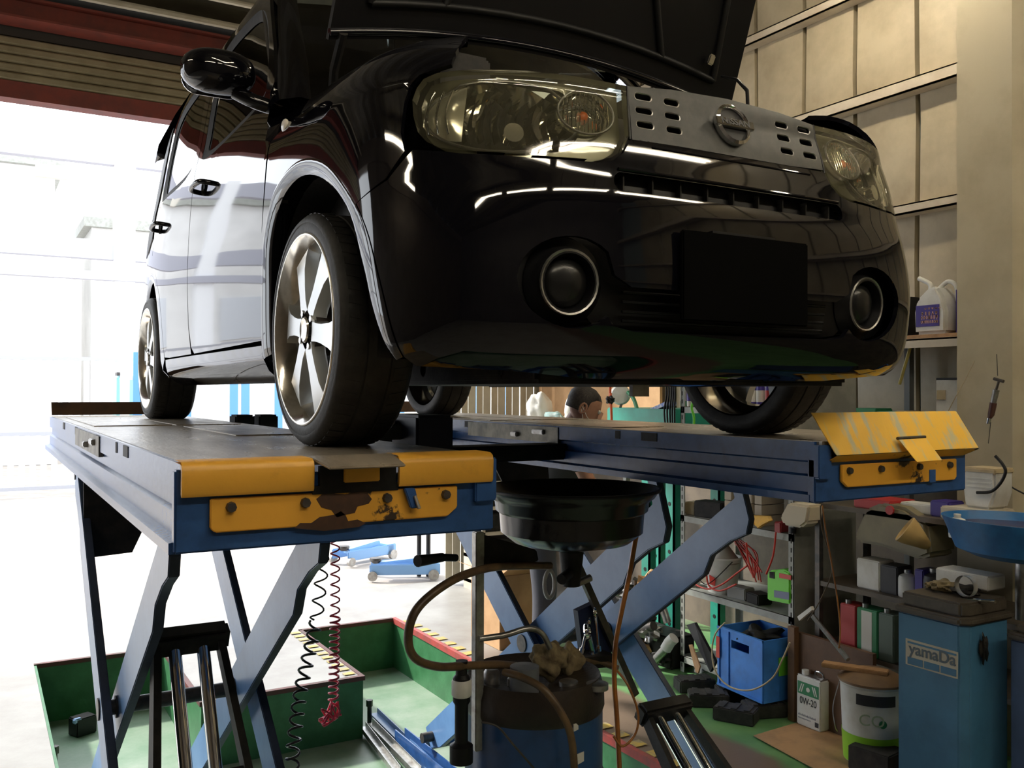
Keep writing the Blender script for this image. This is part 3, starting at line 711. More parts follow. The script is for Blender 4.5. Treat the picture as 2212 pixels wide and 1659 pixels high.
for i in range(26): hz.prism([(1.25, .6+i*.14, .004), (1.32, .6+i*.14, .004), (1.32, .67+i*.14, .004), (1.25, .67+i*.14, .004)], (0, 0, .002))
hz = st(hz, 'trim_2', mat('hazard_yellow', (.60, .42, .08), .6, 0, (.3, .26, .18), 20), smooth=0)

# right wall: pale sheets in front of a grey-blue backing, three rails across
mb = MB(); mb.box((3.25, -6, -.0), (3.30, 5.4, 5.0)); wr_ = st(mb, 'wall_right', mat('backing_blue_grey', (.30, .37, .38), .55))
wall_m = mat('wall_sheet', (.50, .43, .30), .42, .0, (.36, .30, .20), 3.5, .35, .7, bump=.15, bscale=18)
js = [1.157-.437*k for k in range(16)][::-1]+[1.599, 2.016, 2.456, 2.89, 3.33, 3.77, 4.2, 4.64, 5.08, 5.4]
first = None
for a, b in zip(js[:-1], js[1:]):
    mb = MB(); bow = []
    n_ = 12
    for i in range(n_+1):
        z = 5.0*i/n_; wv = .006*math.sin(z*4.2+a*3)
        bow.append([Vector((3.2, a+.016+wv, z)), Vector((3.195, (a+b)/2, z)), Vector((3.2, b-.016+.006*math.sin(z*4.2+b*3), z)), Vector((3.245, b-.016, z)), Vector((3.245, a+.016, z))])
    mb.grid(bow, closed=True); mb.build('wall_sheet', wall_m, wr_, smooth=30)
for z0, z1 in ((4.185, 4.25), (3.50, 3.576), (2.79, 2.849), (2.10, 2.16), (1.42, 1.48)):
    mb = MB(); prof = [(3.195, z0), (3.10, z0), (3.10, z0+.012), (3.183, z0+.012), (3.183, z1-.008), (3.10, z1-.008), (3.10, z1), (3.195, z1)]
    mb.prism([(x, -6, z) for x, z in prof], (0, 11.4, 0)); mb.box((3.10, -6, z0), (3.107, 5.4, z1)); mb.build('wall_rail', mat('rail_cream', (.60, .53, .42), .5, 0, (.5, .42, .32), 5), wr_, smooth=0)
mb = MB(); mb.box((3.18, -6, 0), (3.22, 5.4, 1.42)); mb.build('lower_lining', mat('lining_brown', (.18, .14, .10), .6, 0, (.10, .08, .06), 4), wr_)
# concrete column with a chamfered corner
mb = MB(); mb.prism([(2.75, .32, 0), (2.75, .60, 0), (3.2, .60, 0), (3.2, .0, 0), (3.2, -.35, 0), (2.79, -.35, 0), (2.79, .30, 0), (2.77, .285, 0)][:0] or [(2.75, .60, 0), (3.25, .60, 0), (3.25, .02, 0), (2.78, .27, 0), (2.75, .31, 0)], (0, 0, 5))
st(mb, 'column', mat('column_concrete', (.50, .44, .31), .6, 0, (.38, .32, .21), 2.5, .45, .75, bump=.2, bscale=25))
# roof, header over the rear opening
mb = MB()
n_ = 66
rows = [[Vector((x, -6+11.0*i/n_, 4.62+.05*(1 if i % 4 in (0, 1) else 0))) for x in (-5.2, 3.3)] for i in range(n_+1)]
mb.grid(rows); st(mb, 'ceiling', mat('roof_sheet', (.10, .085, .05), .6, 0, (.06, .05, .03), 3), smooth=0)
mb = MB(); mb.box((-5.2, 5.02, 4.235), (3.3, 5.4, 4.9)); st(mb, 'wall_back', mat('dark_lintel', (.03, .025, .02), .7))
mb = MB(); mb.prism([(-5.2, 5.02, 3.80), (-5.2, 5.02, 3.92), (-5.2, 5.10, 3.94), (-5.2, 5.16, 3.80)], (8.4, 0, 0)); st(mb, 'trim_3', M['red_beam'])
mb = MB(); mb.prism([(-5.2, 4.86, 4.30), (-5.2, 4.86, 4.44), (-5.2, 5.0, 4.44), (-5.2, 5.0, 4.30)], (8.4, 0, 0)); mb.box((-5.2, 4.80, 4.43), (3.2, 5.0, 4.445)); mb.box((-5.2, 4.80, 4.295), (3.2, 5.0, 4.31)); st(mb, 'trim_4', M['red_beam'])
sh = None
mb = MB(); mb.box((-5.2, 5.10, 3.93), (3.2, 5.14, 4.25)); sh = st(mb, 'trim_5', M['dirty_black'])
slat_m = mat('shutter_slat', (.30, .25, .15), .5, 0, (.22, .18, .10), 6)
for k in range(5):
    z = 3.925+.062*k; mb = MB()
    mb.prism([(-5.2, 5.03, z), (-5.2, 5.015, z+.012), (-5.2, 5.015, z+.045), (-5.2, 5.03, z+.058), (-5.2, 5.10, z+.058), (-5.2, 5.10, z)], (8.4, 0, 0)); mb.build('shutter_slat', slat_m, sh)
mb = MB(); mb.prism([(-5.2, 4.70, 4.47), (-5.2, 4.70, 4.51), (-5.2, 4.74, 4.51), (-5.2, 4.74, 4.47)], (8.4, 0, 0)); mb.tube([(-5.2, 4.3, 4.5), (3.2, 4.3, 4.5)], .02, 10); st(mb, 'trim_6', M['cream'])
mb = MB(); mb.box((-6.0, -6.2, 0), (3.3, -6.0, 5)); st(mb, 'wall_front', mat('front_wall', (.10, .09, .08), .6, 0, (.06, .05, .045), 2))
mb = MB()
mb.box((-5.2, -6, 0), (-5.05, 3.6, 4.62))
mb.box((-5.2, -6, 4.3), (-5.0, 5.2, 4.62)); mb.box((-5.2, 5.0, 0), (-5.0, 5.2, 4.62)); st(mb, 'wall_left', mat('left_wall', (.16, .13, .10), .7, 0, (.10, .08, .06), 2))

# ceiling lamps
def lamp(x, y, z, lx, ly, lab):
    t = thing('ceiling_light', lab, 'light', (x, y, z))
    mb = MB(); mb.box((x-lx/2-.02, y-ly/2-.02, z+.03), (x+lx/2+.02, y+ly/2+.02, z+.09)); mb.build('lamp_housing', M['white'], t, bevel=.01)
    for d in (-.035, .035):
        mb = MB()
        if lx > ly: mb.tube([(x-lx/2, y+d, z), (x+lx/2, y+d, z)], .016, 10)
        else: mb.tube([(x+d, y-ly/2, z), (x+d, y+ly/2, z)], .016, 10)
        mb.build('fluorescent_tube', M['tube'], t)
    for e in (-1, 1):
        mb = MB(); mb.tube([(x+e*lx*.3, y+e*ly*.3, z+.08), (x+e*lx*.3, y+e*ly*.3, 4.62)], .006, 6); mb.build('hanger', M['steel'], t)
for i_, x_ in enumerate((-1.75, -.35, 1.05, 2.45)):
    lamp(x_, -3.7-.05*i_, 4.2, 1.2, .06, ['leftmost', 'second from left', 'third from left', 'rightmost'][i_]+' twin tube light of the crosswise row behind the camera')
lamp(-.3, -1.7, 4.2, 1.6, .06, 'twin tube ceiling light crosswise above the car nose')
lamp(2.3, 1.0, 4.35, .06, 1.6, 'twin tube ceiling light running along the right wall')
lamp(2.5, -1.4, 4.3, .06, 1.2, 'added twin tube fill light near the column over the cabinets')  # unseen extra fixture, added as fill to brighten the cabinets and floor below
lamp(-4.2, .4, 4.2, .06, 1.8, 'twin tube ceiling light along the open left side')

# ============================================================ THE LIFT
def poly_arm(mb, line, x, w, y0, y1, th, step):
    """flat bar in the plane x: line = (y, z, slope); the upper end is stepped"""
    ya, za, sl = line; L = math.hypot(1, sl); nx, nz = -sl/L, 1/L
    f = lambda y, k: (y+nx*k, za+sl*(y-ya)+nz*k)
    h = w/2; up = y1 if sl > 0 else y0; lo = y0 if sl > 0 else y1; d = 1 if sl > 0 else -1
    pts = [f(lo, -h*.6), f(lo+d*.1, -h), f(up-d*.30, -h), f(up-d*.23, -h+.045), f(up-d*.12, -h+.04), f(up-d*.04, -h+.02), f(up, -h*.3), (f(up, h)[0]-d*.0, 1.432), (f(up, h)[0]-d*.06, 1.432), f(up-d*.02, h), f(up-d*.3, h), f(lo, h*.8)]
    mb.prism([(x-th/2, a, b) for a, b in pts], (th, 0, 0)); return mb
EDGE = mat('navy_arm_edge', (.020, .030, .060), .5, 0, (.04, .055, .10), 8)  # narrow arm faces get a darker navy than the flat sides
def lift(s, label, front):
    t = thing('lift_runway', label, 'car lift', (s*.885, 1.4, -.375), 'scissor lift runways')
    X = lambda x: s*x
    mb = MB(); mb.box((X(.56), -.46, P-.012), (X(1.21), 3.30, P)); mb.build('deck', M['deck'], t)
    for y in (.62, 1.62):                     # recessed sliding plates with slots
        mb = MB(); mb.box((X(.60), y, P), (X(.86), y+.85, P+.003)); mb.build('deck_plate', M['deck'], t)
    mb = MB(); mb.box((X(.88), 1.60, P), (X(1.17), 2.9, P+.004)); mb.build('turn_plate', M['deck'], t)
    for side in (0, 1):
        x = .55 if side == 0 else 1.22; d = 1 if side == 0 else -1
        pr = [(0, -.002), (0, -.058), (.012, -.064), (.012, -.098), (0, -.104), (0, -.150), (-.022, -.156), (-.022, -.178), (.05, -.178), (.05, -.002)]
        mb = MB(); mb.prism([(X(x+d*a), -.44, P+b) for a, b in pr], (0, 3.74, 0)); rl = mb.build('side_rail', M['blue'], t, smooth=0)
        mb = MB()
        for y in (.28, .5, .95, 1.7, 2.3): mb.box((X(x-d*.002), y, P-.036), (X(x+d*.01), y+(.09 if y != .5 else .03), P-.006))
        mb.build('rail_slot', M['dirty_black'], rl); rl.children[-1]['kind'] = 'stuff'
        mb = MB(); mb.box((X(x-d*.004), .93, P-.075), (X(x+d*.01), 1.75, P-.008)); mb.build('bare_steel_plate', mat('bare_plate', (.26, .24, .19), .5, .3, (.12, .11, .09), 12, bump=.3), rl)
        mb = MB(); mb.cbox((X(x-d*.006), 1.08, P-.032), (.02, .09, .02)); mb.cbox((X(x-d*.01), 1.28, P-.05), (.02, .05, .02)); mb.build('rail_stop', M['steel'], rl, bevel=.003)
    # front frame
    mb = MB(); mb.prism([(X(.53), -.46, P-.05), (X(1.235), -.46, P-.012), (X(1.235), -.46, P-.175), (X(.53), -.46, P-.178)], (0, .03, 0)); mb.build('front_frame', M['blue'], t, bevel=.004)
    mb = MB(); mb.prism([(X(.53), -.475, P-.01), (X(.53), -.475, P-.105), (X(.535), -.475, P-.11), (X(.585), -.475, P-.11), (X(.585), -.475, P-.01)], (0, .04, 0)); mb.build('corner_plate', M['blue'], t, bevel=.003)
    mb = MB(); mb.prism([(X(.63), -.462, P-.07), (X(1.17), -.462, P-.07), (X(1.17), -.462, P-.128), (X(1.16), -.462, P-.137), (X(.655), -.462, P-.137), (X(.63), -.462, P-.118)], (0, -.010, 0))
    bp = mb.build('mounting_plate', M['yellow_peel'], t, bevel=.002)
    if s < 0:
        for pp_ in ([(700, 1064), (745, 1068), (790, 1060), (803, 1078), (796, 1088), (772, 1094), (766, 1108), (745, 1112), (727, 1118), (716, 1102), (694, 1096), (683, 1078)], [(636, 1141), (648, 1130), (672, 1130), (690, 1117), (722, 1112), (736, 1104), (746, 1112), (752, 1126), (772, 1122), (790, 1130), (776, 1138), (700, 1147)]):
            mb = MB(); mb.prism([at(a_, b_, 'Y', -.472) for a_, b_ in pp_], (0, -.001, 0)); mb.build('peeled_patch', mat('bare_brown', (.045, .022, .012), .7, 0, (.09, .04, .02), 14) if 'bare_brown' not in bpy.data.materials else bpy.data.materials['bare_brown'], bp)
    for x in (.66, .80, .98, 1.13):
        mb = MB(); mb.cyl((X(x), -.47, P-.088), (X(x), -.482, P-.088), .0115, .0095, 8); mb.build('bolt', M['dark_steel'], bp)
    mb = MB()
    if front == 'down':
        for a, b in ((.545, .775), (.965, 1.225)):
            m_ = MB(); m_.grid([[Vector((X(x), y, z)) for x in (a, b)] for y, z in ((-.40, P+.004), (-.47, P+.003), (-.482, P-.003), (-.486, P-.014), (-.484, P-.058), (-.480, P-.064))])
            m_.grid([[Vector((X(x), y, z)) for x in (a, b)] for y, z in ((-.40, P+.0), (-.465, P-.001), (-.474, P-.006), (-.476, P-.014), (-.474, P-.058), (-.480, P-.064))])
            for x in (a, b): m_.prism([(X(x), y, z) for y, z in ((-.465, P), (-.482, P-.003), (-.486, P-.014), (-.484, P-.058), (-.480, P-.064), (-.474, P-.058), (-.476, P-.014))], (X(.001), 0, 0))
            m_.build('front_flap', M['yellow'], t, smooth=50)
        mb.prism([(X(.775), -.44, P+.006), (X(.965), -.44, P+.006), (X(.955), -.55, P-.010), (X(.79), -.55, P-.010)], (0, 0, -.006)); mb.build('flap_tongue', M['deck'], t, bevel=.002)
        mb = MB(); mb.box((X(.78), -.475, P-.055), (X(.95), -.462, P-.014)); mb.box((X(.775), -.474, P-.072), (X(.965), -.466, P-.055)); mb.build('hinge_pocket', M['dirty_black'], t)
        mb = MB(); mb.box((X(.82), -.482, P-.050), (X(.90), -.476, P-.020)); mb.build('hinge_tab', M['yellow'], t, bevel=.002)
        mb = MB(); mb.prism([(X(.765), -.475, P-.068), (X(.74), -.475, P-.068), (X(.73), -.478, P-.112), (X(.75), -.478, P-.112)], (0, -.012, 0)); mb.build('latch', M['blue'], t, bevel=.002)
        mb = MB(); mb.cyl((X(.742), -.49, P-.085), (X(.736), -.50, P-.112), .004, n=8); mb.build('latch_pin', M['steel'], t)
    else:
        z0, z1, ya, yb = P-.040, P+.080, -.50, -.435
        mb.prism([(X(.545), yb, z1), (X(1.225), yb, z1), (X(1.245), ya, z0+.004), (X(.575), ya, z0)], (0, .006, .004)); mb.build('stop_flap', M['yellow_worn'], t, bevel=.002)
        m_ = MB(); m_.prism([(X(.575), ya, z0), (X(1.245), ya, z0+.004), (X(1.21), ya+.05, z0-.026), (X(.575), ya+.05, z0-.026)], (0, .004, -.004)); m_.build('flap_return', M['yellow_peel'], t)
        m_ = MB(); m_.prism([(X(.845), -.498, P+.002), (X(.975), -.498, P+.004), (X(.985), -.545, P-.060), (X(.865), -.545, P-.062)], (0, -.005, -.003)); m_.build('flap_tongue', M['yellow_worn'], t, bevel=.002)
        m_ = MB(); m_.tube([(X(.845), -.497, P+.004), (X(.975), -.497, P+.006)], .005, 8); m_.build('hinge_pin', M['dark_steel'], t)
        m_ = MB(); m_.box((X(1.03), -.474, P-.140), (X(1.06), -.47, P-.10)); m_.build('latch', M['blue'], t)
        m_ = MB(); m_.cyl((X(.575), -.45, P-.03), (X(1.2), -.45, P-.03), .016, n=10); m_.build('hinge_tube', M['dirty_black'], t)
    # rear ramp
    mb = MB(); mb.prism([(X(.56), 3.30, P+.005), (X(1.21), 3.30, P+.005), (X(1.21), 3.36, P+.075), (X(.56), 3.36, P+.075)], (0, .01, 0)); mb.build('rear_ramp', mat('ramp_brown', (.10, .05, .02), .6, 0, (.05, .03, .02), 8), t)
    # scissor arms
    rear = (1.265, .559, .765); fro = (.46, 1.21, -.72)
    for x, ln, a, b in ((1.16, rear, .25, 2.30), (.62, rear, .25, 2.30), (1.10, fro, .38 if s > 0 else .30, 2.45), (.68, fro, .38 if s > 0 else .30, 2.45)):
        mb = MB(); poly_arm(mb, ln, X(x), .17, a, b, .032, 0)
        ar = mb.build('scissor_arm', M['arm_blue'], t, bevel=.003)
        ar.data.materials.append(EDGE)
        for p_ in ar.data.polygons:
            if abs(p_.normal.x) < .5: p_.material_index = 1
        mb = MB(); yy = 1.313; mb.cyl((X(x-.022), yy, .597), (X(x+.022), yy, .597), .04, n=20); mb.build('pivot', M['dark_steel'], ar)
    for (y, z), nm in (((2.30, 1.37), 'cross_tube'), ((.30, -.19), 'cross_tube'), ((2.40, -.19), 'cross_tube'), ((1.313, .597), 'pivot_shaft')):
        mb = MB(); mb.cyl((X(.60), y, z), (X(1.18), y, z), .028, n=14); mb.build(nm, M['dark_steel'], t)
    mb = MB(); mb.prism([(X(.98), 1.95, 1.05), (X(1.17), 1.95, 1.04), (X(1.17), 2.0, 1.42), (X(.80), 2.0, 1.42)], (0, .012, 0)); mb.build('cross_plate', M['dirty_black'], t)
    for x in (.62, 1.16):
        mb = MB(); mb.box((X(x-.035), .05, -.375), (X(x+.035), 2.75, -.33)); mb.box((X(x-.035), .05, -.33), (X(x-.028), 2.75, -.25)); mb.box((X(x+.028), .05, -.33), (X(x+.035), 2.75, -.25)); mb.build('base_rail', M['blue'], t)
    for y in (.0, 1.3, 2.7):
        mb = MB(); mb.box((X(.60), y, -.375), (X(1.18), y+.08, -.335)); mb.build('base_bar', M['blue'], t)
    # hydraulic ram: black yoke, two bright rods, cylinder
    top = Vector((X(.955), .86, .925)) if front == 'down' else Vector((X(.93), .70, .42)); bot = Vector((X(.92), .36, -.25)) if front == 'down' else Vector((X(.9), -.1, -.2)); ax = (bot-top).normalized(); sx = Vector((1, 0, 0))
    mb = MB(); mb.cbox(top, (.26, .07, .085), R(26)); mb.build('ram_yoke', M['dirty_black'], t, bevel=.012)
    for e in (-1, 1):
        mb = MB(); q = top+sx*.10*e; mb.prism([q+Vector((-.012, -.035, 0)), q+Vector((-.012, .035, 0)), q+ax*.95+Vector((-.012+.09*e, .06, 0)), q+ax*.95+Vector((-.012+.09*e, -.06, 0))], (.024, 0, 0)); mb.build('ram_cheek', M['dirty_black'], t)
        mb = MB(); q = top+sx*.045*e; mb.cyl(q, q+ax*.55, .021, n=18); mb.build('ram_rod', M['chrome'], t)
        mb = MB(); mb.cyl(q+ax*.45, q+ax*1.30, .034, n=20); mb.build('ram_cylinder', M['dark_steel'], t)
    mb = MB(); mb.cbox(top+ax*.48, (.28, .09, .10), R(26)); mb.build('ram_bracket', M['dirty_black'], t, bevel=.01)
    mb = MB(); mb.tube(spline([top+ax*.5+Vector((.08, 0, 0)), top+ax*.7+Vector((.12, -.05, 0)), top+ax*1.0+Vector((.1, .02, 0)), bot+Vector((.1, .1, 0))], 6), .010, 8); mb.build('hydraulic_hose', M['rubber'], t)
    return t
lift(-1, 'left blue scissor lift runway with its yellow front flap folded down', 'down')
lift(1, 'right blue scissor lift runway with its yellow front stop flap tilted up', 'up')
jb = thing('jack_beam', 'black jacking beam lying crosswise between the two runways behind the front wheels', 'jack', (0, .9, P-.16))
mb = MB(); mb.box((-.57, .88, P-.14), (.57, 1.02, P-.075)); mb.build('beam', M['dirty_black'], jb, bevel=.008)
mb = MB(); mb.cbox((-.11, .86, P-.02), (.15, .24, .15)); mb.build('pump_block', mat('dark_blue_block', (.010, .014, .03), .4), jb, bevel=.01)
for x, y, z in ((-.22, .95, P+.0), (-.40, .95, P-.03)):
    mb = MB(); mb.cbox((x, y, z-.01), (.13, .14, .06)); mb.cyl((x, y, z), (x, y, z+.035), .035, n=14); mb.build('lifting_pad', M['rubber'], jb, bevel=.006)
for x, lab in ((-.50, 'black rubber lifting pad on the left runway edge behind the front wheel, left one'), (-.40, 'black rubber lifting pad behind the front wheel, right one')):
    pass
mb = MB(); mb.box((-.57, 2.0, P-.12), (.57, 2.1, P-.06)); mb.build('rear_beam', M['dirty_black'], jb)
for x in (-.49, -.38): mb = MB(); mb.cbox((x, 2.05, P-.015), (.09, .12, .09)); mb.build('lifting_pad', M['rubber'], jb, bevel=.008)

# ============================================================ OIL DRAINER between the runways
dr = thing('oil_drainer', 'mobile waste oil drainer with wide black pan over a dirty blue drum between the runways', 'oil drainer', (.0, .22, -.375))
pc = Vector((.215, .33, 0))
mb = MB(); mb.lathe([(.02, 1.19), (.06, 1.205), (.20, 1.235), (.245, 1.27), (.25, 1.335), (.262, 1.345), (.266, 1.375), (.285, 1.39), (.30, 1.412), (.303, 1.42), (.298, 1.42), (.28, 1.395), (.258, 1.37), (.24, 1.30), (.19, 1.25), (.02, 1.215)], pc, n=56)
pan = mb.build('drain_pan', mat('pan_black', (.010, .010, .011), .22, 0, (.02, .018, .016), 5, rvar=.08), dr, smooth=45)
mb = MB(); mb.tube([pc+Vector((.303*math.cos(a/48*2*PI), .303*math.sin(a/48*2*PI), 1.417)) for a in range(48)], .006, 6, closed=True); mb.build('pan_rim', M['trim_black'], pan, smooth=60)
mb = MB(); mb.cyl(pc+Vector((0, 0, 1.08)), pc+Vector((0, 0, 1.21)), .03, .045, 16); mb.cyl(pc+Vector((-.03, -.03, 1.13)), pc+Vector((-.08, -.06, 1.12)), .018); mb.build('pan_spout', M['dirty_black'], pan, smooth=40)
mb = MB(); mb.cyl((pc.x+.02, pc.y, 1.085), (pc.x+.08, pc.y, 1.10), .013); mb.build('spout_valve', M['steel'], pan)
mb = MB()
p0, p1 = at(1033, 1160, 'Y', .19), at(1165, 1205, 'Y', .25)
mb.prism([at(1035, 1152, 'Y', .18), at(1160, 1188, 'Y', .22), at(1165, 1212, 'Y', .22), at(1050, 1235, 'Y', .18), at(1035, 1238, 'Y', .18)], (0, .05, 0)); mb.build('pan_bracket', M['dirty_black'], dr, bevel=.004)
mb = MB(); mb.tube([at(985, 1205, 'Y', .10), at(955, 1204, 'Y', .08)], .011, 10); mb.tube([at(956, 1204, 'Y', .08), at(902, 1212, 'Y', .04)], [.013, .017], 12)
mb.build('grip_handle', M['trim_black'], dr, smooth=50)
for (a, b, c_, d_) in (((1034, 1150), (1034, 1600), .19, .19), ((1045, 1170), (1160, 1420), .42, .42)):
    pass
mb = MB(); q0, q1 = at(1034, 1148, 'Y', .19), at(1030, 1620, 'Y', .19); mb.cbox((q0+q1)/2, (.030, .030, (q0-q1).length)); mb.build('mast', M['steel'], dr, bevel=.003)
mb = MB(); q0, q1 = at(1245, 1215, 'Y', .42), at(1372, 1500, 'Y', .42); mb.tube([q0, q1], .017, 4); mb.build('mast_brace', M['dark_steel'], dr)
mb = MB(); mb.tube(spline([at(1035, 1380, 'Y', .17), at(1090, 1372, 'Y', .16), at(1140, 1358, 'Y', .15), at(1170, 1368, 'Y', .15), at(1188, 1400, 'Y', .15)], 8), .0095, 10); mb.build('bent_rod', M['steel'], dr, smooth=60)
dc = Vector((.0, .225, 0))
drm = MB(); drm.lathe([(0, -.20), (.215, -.20), (.222, -.18), (.222, .28), (.228, .29), (.222, .30), (.222, .75), (.205, .76)], dc, n=48)
drm = drm.build('drum', M['drum'], dr, smooth=40)
mb = MB(); mb.lathe([(.20, .745), (.222, .735), (.228, .75), (.226, .80), (.214, .845), (.20, .838), (.08, .815), (0, .81)], dc, n=48); mb.build('drum_top', mat('oily_rim', (.035, .025, .018), .4, 0, (.018, .014, .012), 9, bump=.5), dr, smooth=40)
for i, (px, py) in enumerate(((1260, 1640), (1255, 1570))):
    q = away(px, py, 2.80); mb = MB(); mb.cbox(q+Vector((0, .012, 0)), (.045, .004, .022 if i else .03), R(0, 0, 22)); mb.build('sticker', M['paper'], dr)
for px, py, r, h in ((1062, 1462, .026, .055), (1108, 1462, .018, .03), (1228, 1462, .03, .02), (1290, 1468, .035, .022), (1015, 1370, .0, 0)):
    if not h: continue
    q = at(px, py+20, 'Z', .82); mb = MB(); mb.lathe([(0, h), (r*.7, h), (r, h*.8), (r, 0)], q, n=20); mb.build('drum_cap', M['steel'] if r != .018 else M['white'], dr, smooth=40)
q = at(1062, 1600, 'Y', .0); 
mb = MB()
for k in range(2): mb.lathe([(.045, -.05), (.045, .05), (.0, .055)], Vector((-.11, .10, .86))+Vector((0, 0, .0)), n=20) if k == 0 else None
mb.build('grey_canister', mat('canister_grey', (.14, .15, .17), .35), dr, smooth=40)
v0 = at(997, 1500, 'Y', .12)
mb = MB(); mb.lathe([(.0, .10), (.018, .10), (.018, .06), (.026, .05), (.026, -.02), (.02, -.03), (.02, -.14), (.035, -.15), (.035, -.20), (0, -.20)], v0, n=18); va = mb.build('filter_valve', M['trim_black'], dr, smooth=35)
mb = MB(); mb.lathe([(.0265, .045), (.030, .04), (.030, .0), (.0265, -.005)], v0, n=18); mb.build('valve_band', M['white'], va)
for e in (-1, 1):
    for f in (-1, 1):
        mb = MB(); c = dc+Vector((e*.2, f*.2, -.31)); mb.lathe([(.0, -.02), (.06, -.02), (.065, -.01), (.065, .01), (.06, .02), (0, .02)], c, 'X', 20); mb.cbox(c+Vector((0, 0, .07)), (.06, .06, .10)); mb.build('caster', M['rubber'], dr)
mb = MB(); mb.cbox(dc+Vector((0, 0, -.215)), (.50, .50, .03)); mb.build('caster_frame', M['drum'], dr)
def hose(pts, r, m, name='hose', parent=None, k=8, label=None, cat='hose', group=None):
    mb = MB(); mb.tube(spline(pts, k), r, 10); o = mb.build(name, m, parent, smooth=70)
    if label: tag(o, label, cat, group)
    return o
hose([at(*p, 'Y', y) for p, y in (((1188, 1222), .26), ((1120, 1222), .18), ((1050, 1228), .10), ((975, 1255), .02), ((905, 1310), -.02), ((882, 1370), -.03), ((895, 1420), .0), ((945, 1440), .06), ((1010, 1438), .12), ((1080, 1436), .16), ((1130, 1442), .2), ((1160, 1452), .22))], .0125, M['brown_hose'], 'looped_hose', dr)
hose([at(*p, 'Y', y) for p, y in (((1090, 1452), .12), ((1125, 1462), .05), ((1175, 1490), -.02), ((1215, 1545), -.06), ((1235, 1600), -.07), ((1243, 1700), -.07))], .0115, M['brown_hose'], 'front_hose', dr)
hose([at(*p, 'Y', y) for p, y in (((1386, 1105), .30), ((1372, 1170), .28), ((1360, 1240), .27), ((1343, 1320), .26), ((1330, 1390), .26), ((1327, 1470), .26), ((1333, 1560), .24), ((1340, 1700), .22))], .0088, M['orange_hose'], 'orange_hose', dr)
hose([at(*p, 'Y', y) for p, y in (((1325, 1440), .30), ((1356, 1480), .25), ((1378, 1540), .22), ((1372, 1585), .22), ((1345, 1612), .22), ((1325, 1590), .24))], .0045, M['orange_hose'], 'thin_hose', dr)
hose([at(*p, 'Y', y) for p, y in (((1185, 1440), .28), ((1240, 1428), .34), ((1300, 1432), .36), ((1335, 1445), .32))], .012, M['brown_hose'], 'rear_hose', dr)
hose([at(*p, 'Y', y) for p, y in (((1040, 1560), .0), ((1075, 1570), -.03), ((1110, 1610), -.05), ((1180, 1690), -.06))], .003, M['dark_steel'], 'drum_chain', dr)
# things lying on the drum
q = at(1190, 1425, 'Y', .20)
mb = MB(); mb.blob(q+Vector((-.01, 0, -.0)), .05, (1.25, 1, 1.1), 3, .22, 18); tag(mb.build('rag', M['rag'], smooth=60), 'crumpled oily brown rag hanging from the bent rod over the blue drum', 'rag')
q = at(1225, 1428, 'Y', .24); mb = MB(); mb.blob(q, .045, (1.1, 1, 1.2), 5, .25, 18); tag(mb.build('rag', M['rag'], smooth=60), 'crumpled brown rag on the blue drum, right of the hanging one', 'rag')
def wrench(a, b, r, name, label, cat='wrench', m='chrome'):
    t = thing(name, label, cat, tuple(a)); a = Vector(a); b = Vector(b); mb = MB(); mb.tube([a, b], r, 8); mb.build('shank', M[m], t)
    mb = MB(); d = (b-a).normalized(); e = d.orthogonal().normalized()
    mb.tube([b+d*r*2+(d*math.cos(x)+e*math.sin(x))*r*2.4 for x in [2*PI*k/16 for k in range(16)]], r*.9, 6, closed=True); mb.build('ring_end', M[m], t)
    mb = MB(); mb.cyl(a-d*r*2, a+d*r*1.5, r*1.8, n=8); mb.build('socket_end', M[m], t); return t
tb = thing('tool_holder', 'dark blue tool holder behind the rag on the drum', 'tool holder', tuple(at(1285, 1430, 'Y', .42)))
mb = MB(); mb.prism([at(1248, 1320, 'Y', .44), at(1290, 1300, 'Y', .44), at(1325, 1425, 'Y', .44), at(1262, 1435, 'Y', .44)], (0, .03, 0)); mb.build('holder_panel', mat('navy_plastic', (.012, .02, .07), .4), tb)
mb = MB(); mb.prism([at(1245, 1422, 'Y', .35), at(1330, 1415, 'Y', .35), at(1330, 1440, 'Y', .35), at(1245, 1448, 'Y', .35)], (0, .12, 0)); mb.build('holder_base', M['dirty_black'], tb)
wrench(at(1258, 1405, 'Y', .40), at(1270, 1352, 'Y', .40), .006, 'wrench', 'small chrome wrench standing in the dark blue tool holder, left one')
wrench(at(1292, 1400, 'Y', .40), at(1286, 1330, 'Y', .40), .006, 'wrench', 'chrome wrench with ring end up, right of the smaller one in the tool holder')
wrench(at(1282, 1418, 'Y', .385), at(1272, 1375, 'Y', .385), .010, 'socket', 'thick chrome socket bar in the tool holder, lowest one', 'socket')
mb = MB(); c = at(1187, 1262, 'Y', .55)
mb.tube([c+Vector((.022*math.cos(a/24*2*PI), 0, .050*math.sin(a/24*2*PI))) for a in range(24)], .008, 8, closed=True); tag(mb.build('white_ring', M['white'], smooth=60), 'white oval ring hanging below the black drain pan', 'ring')

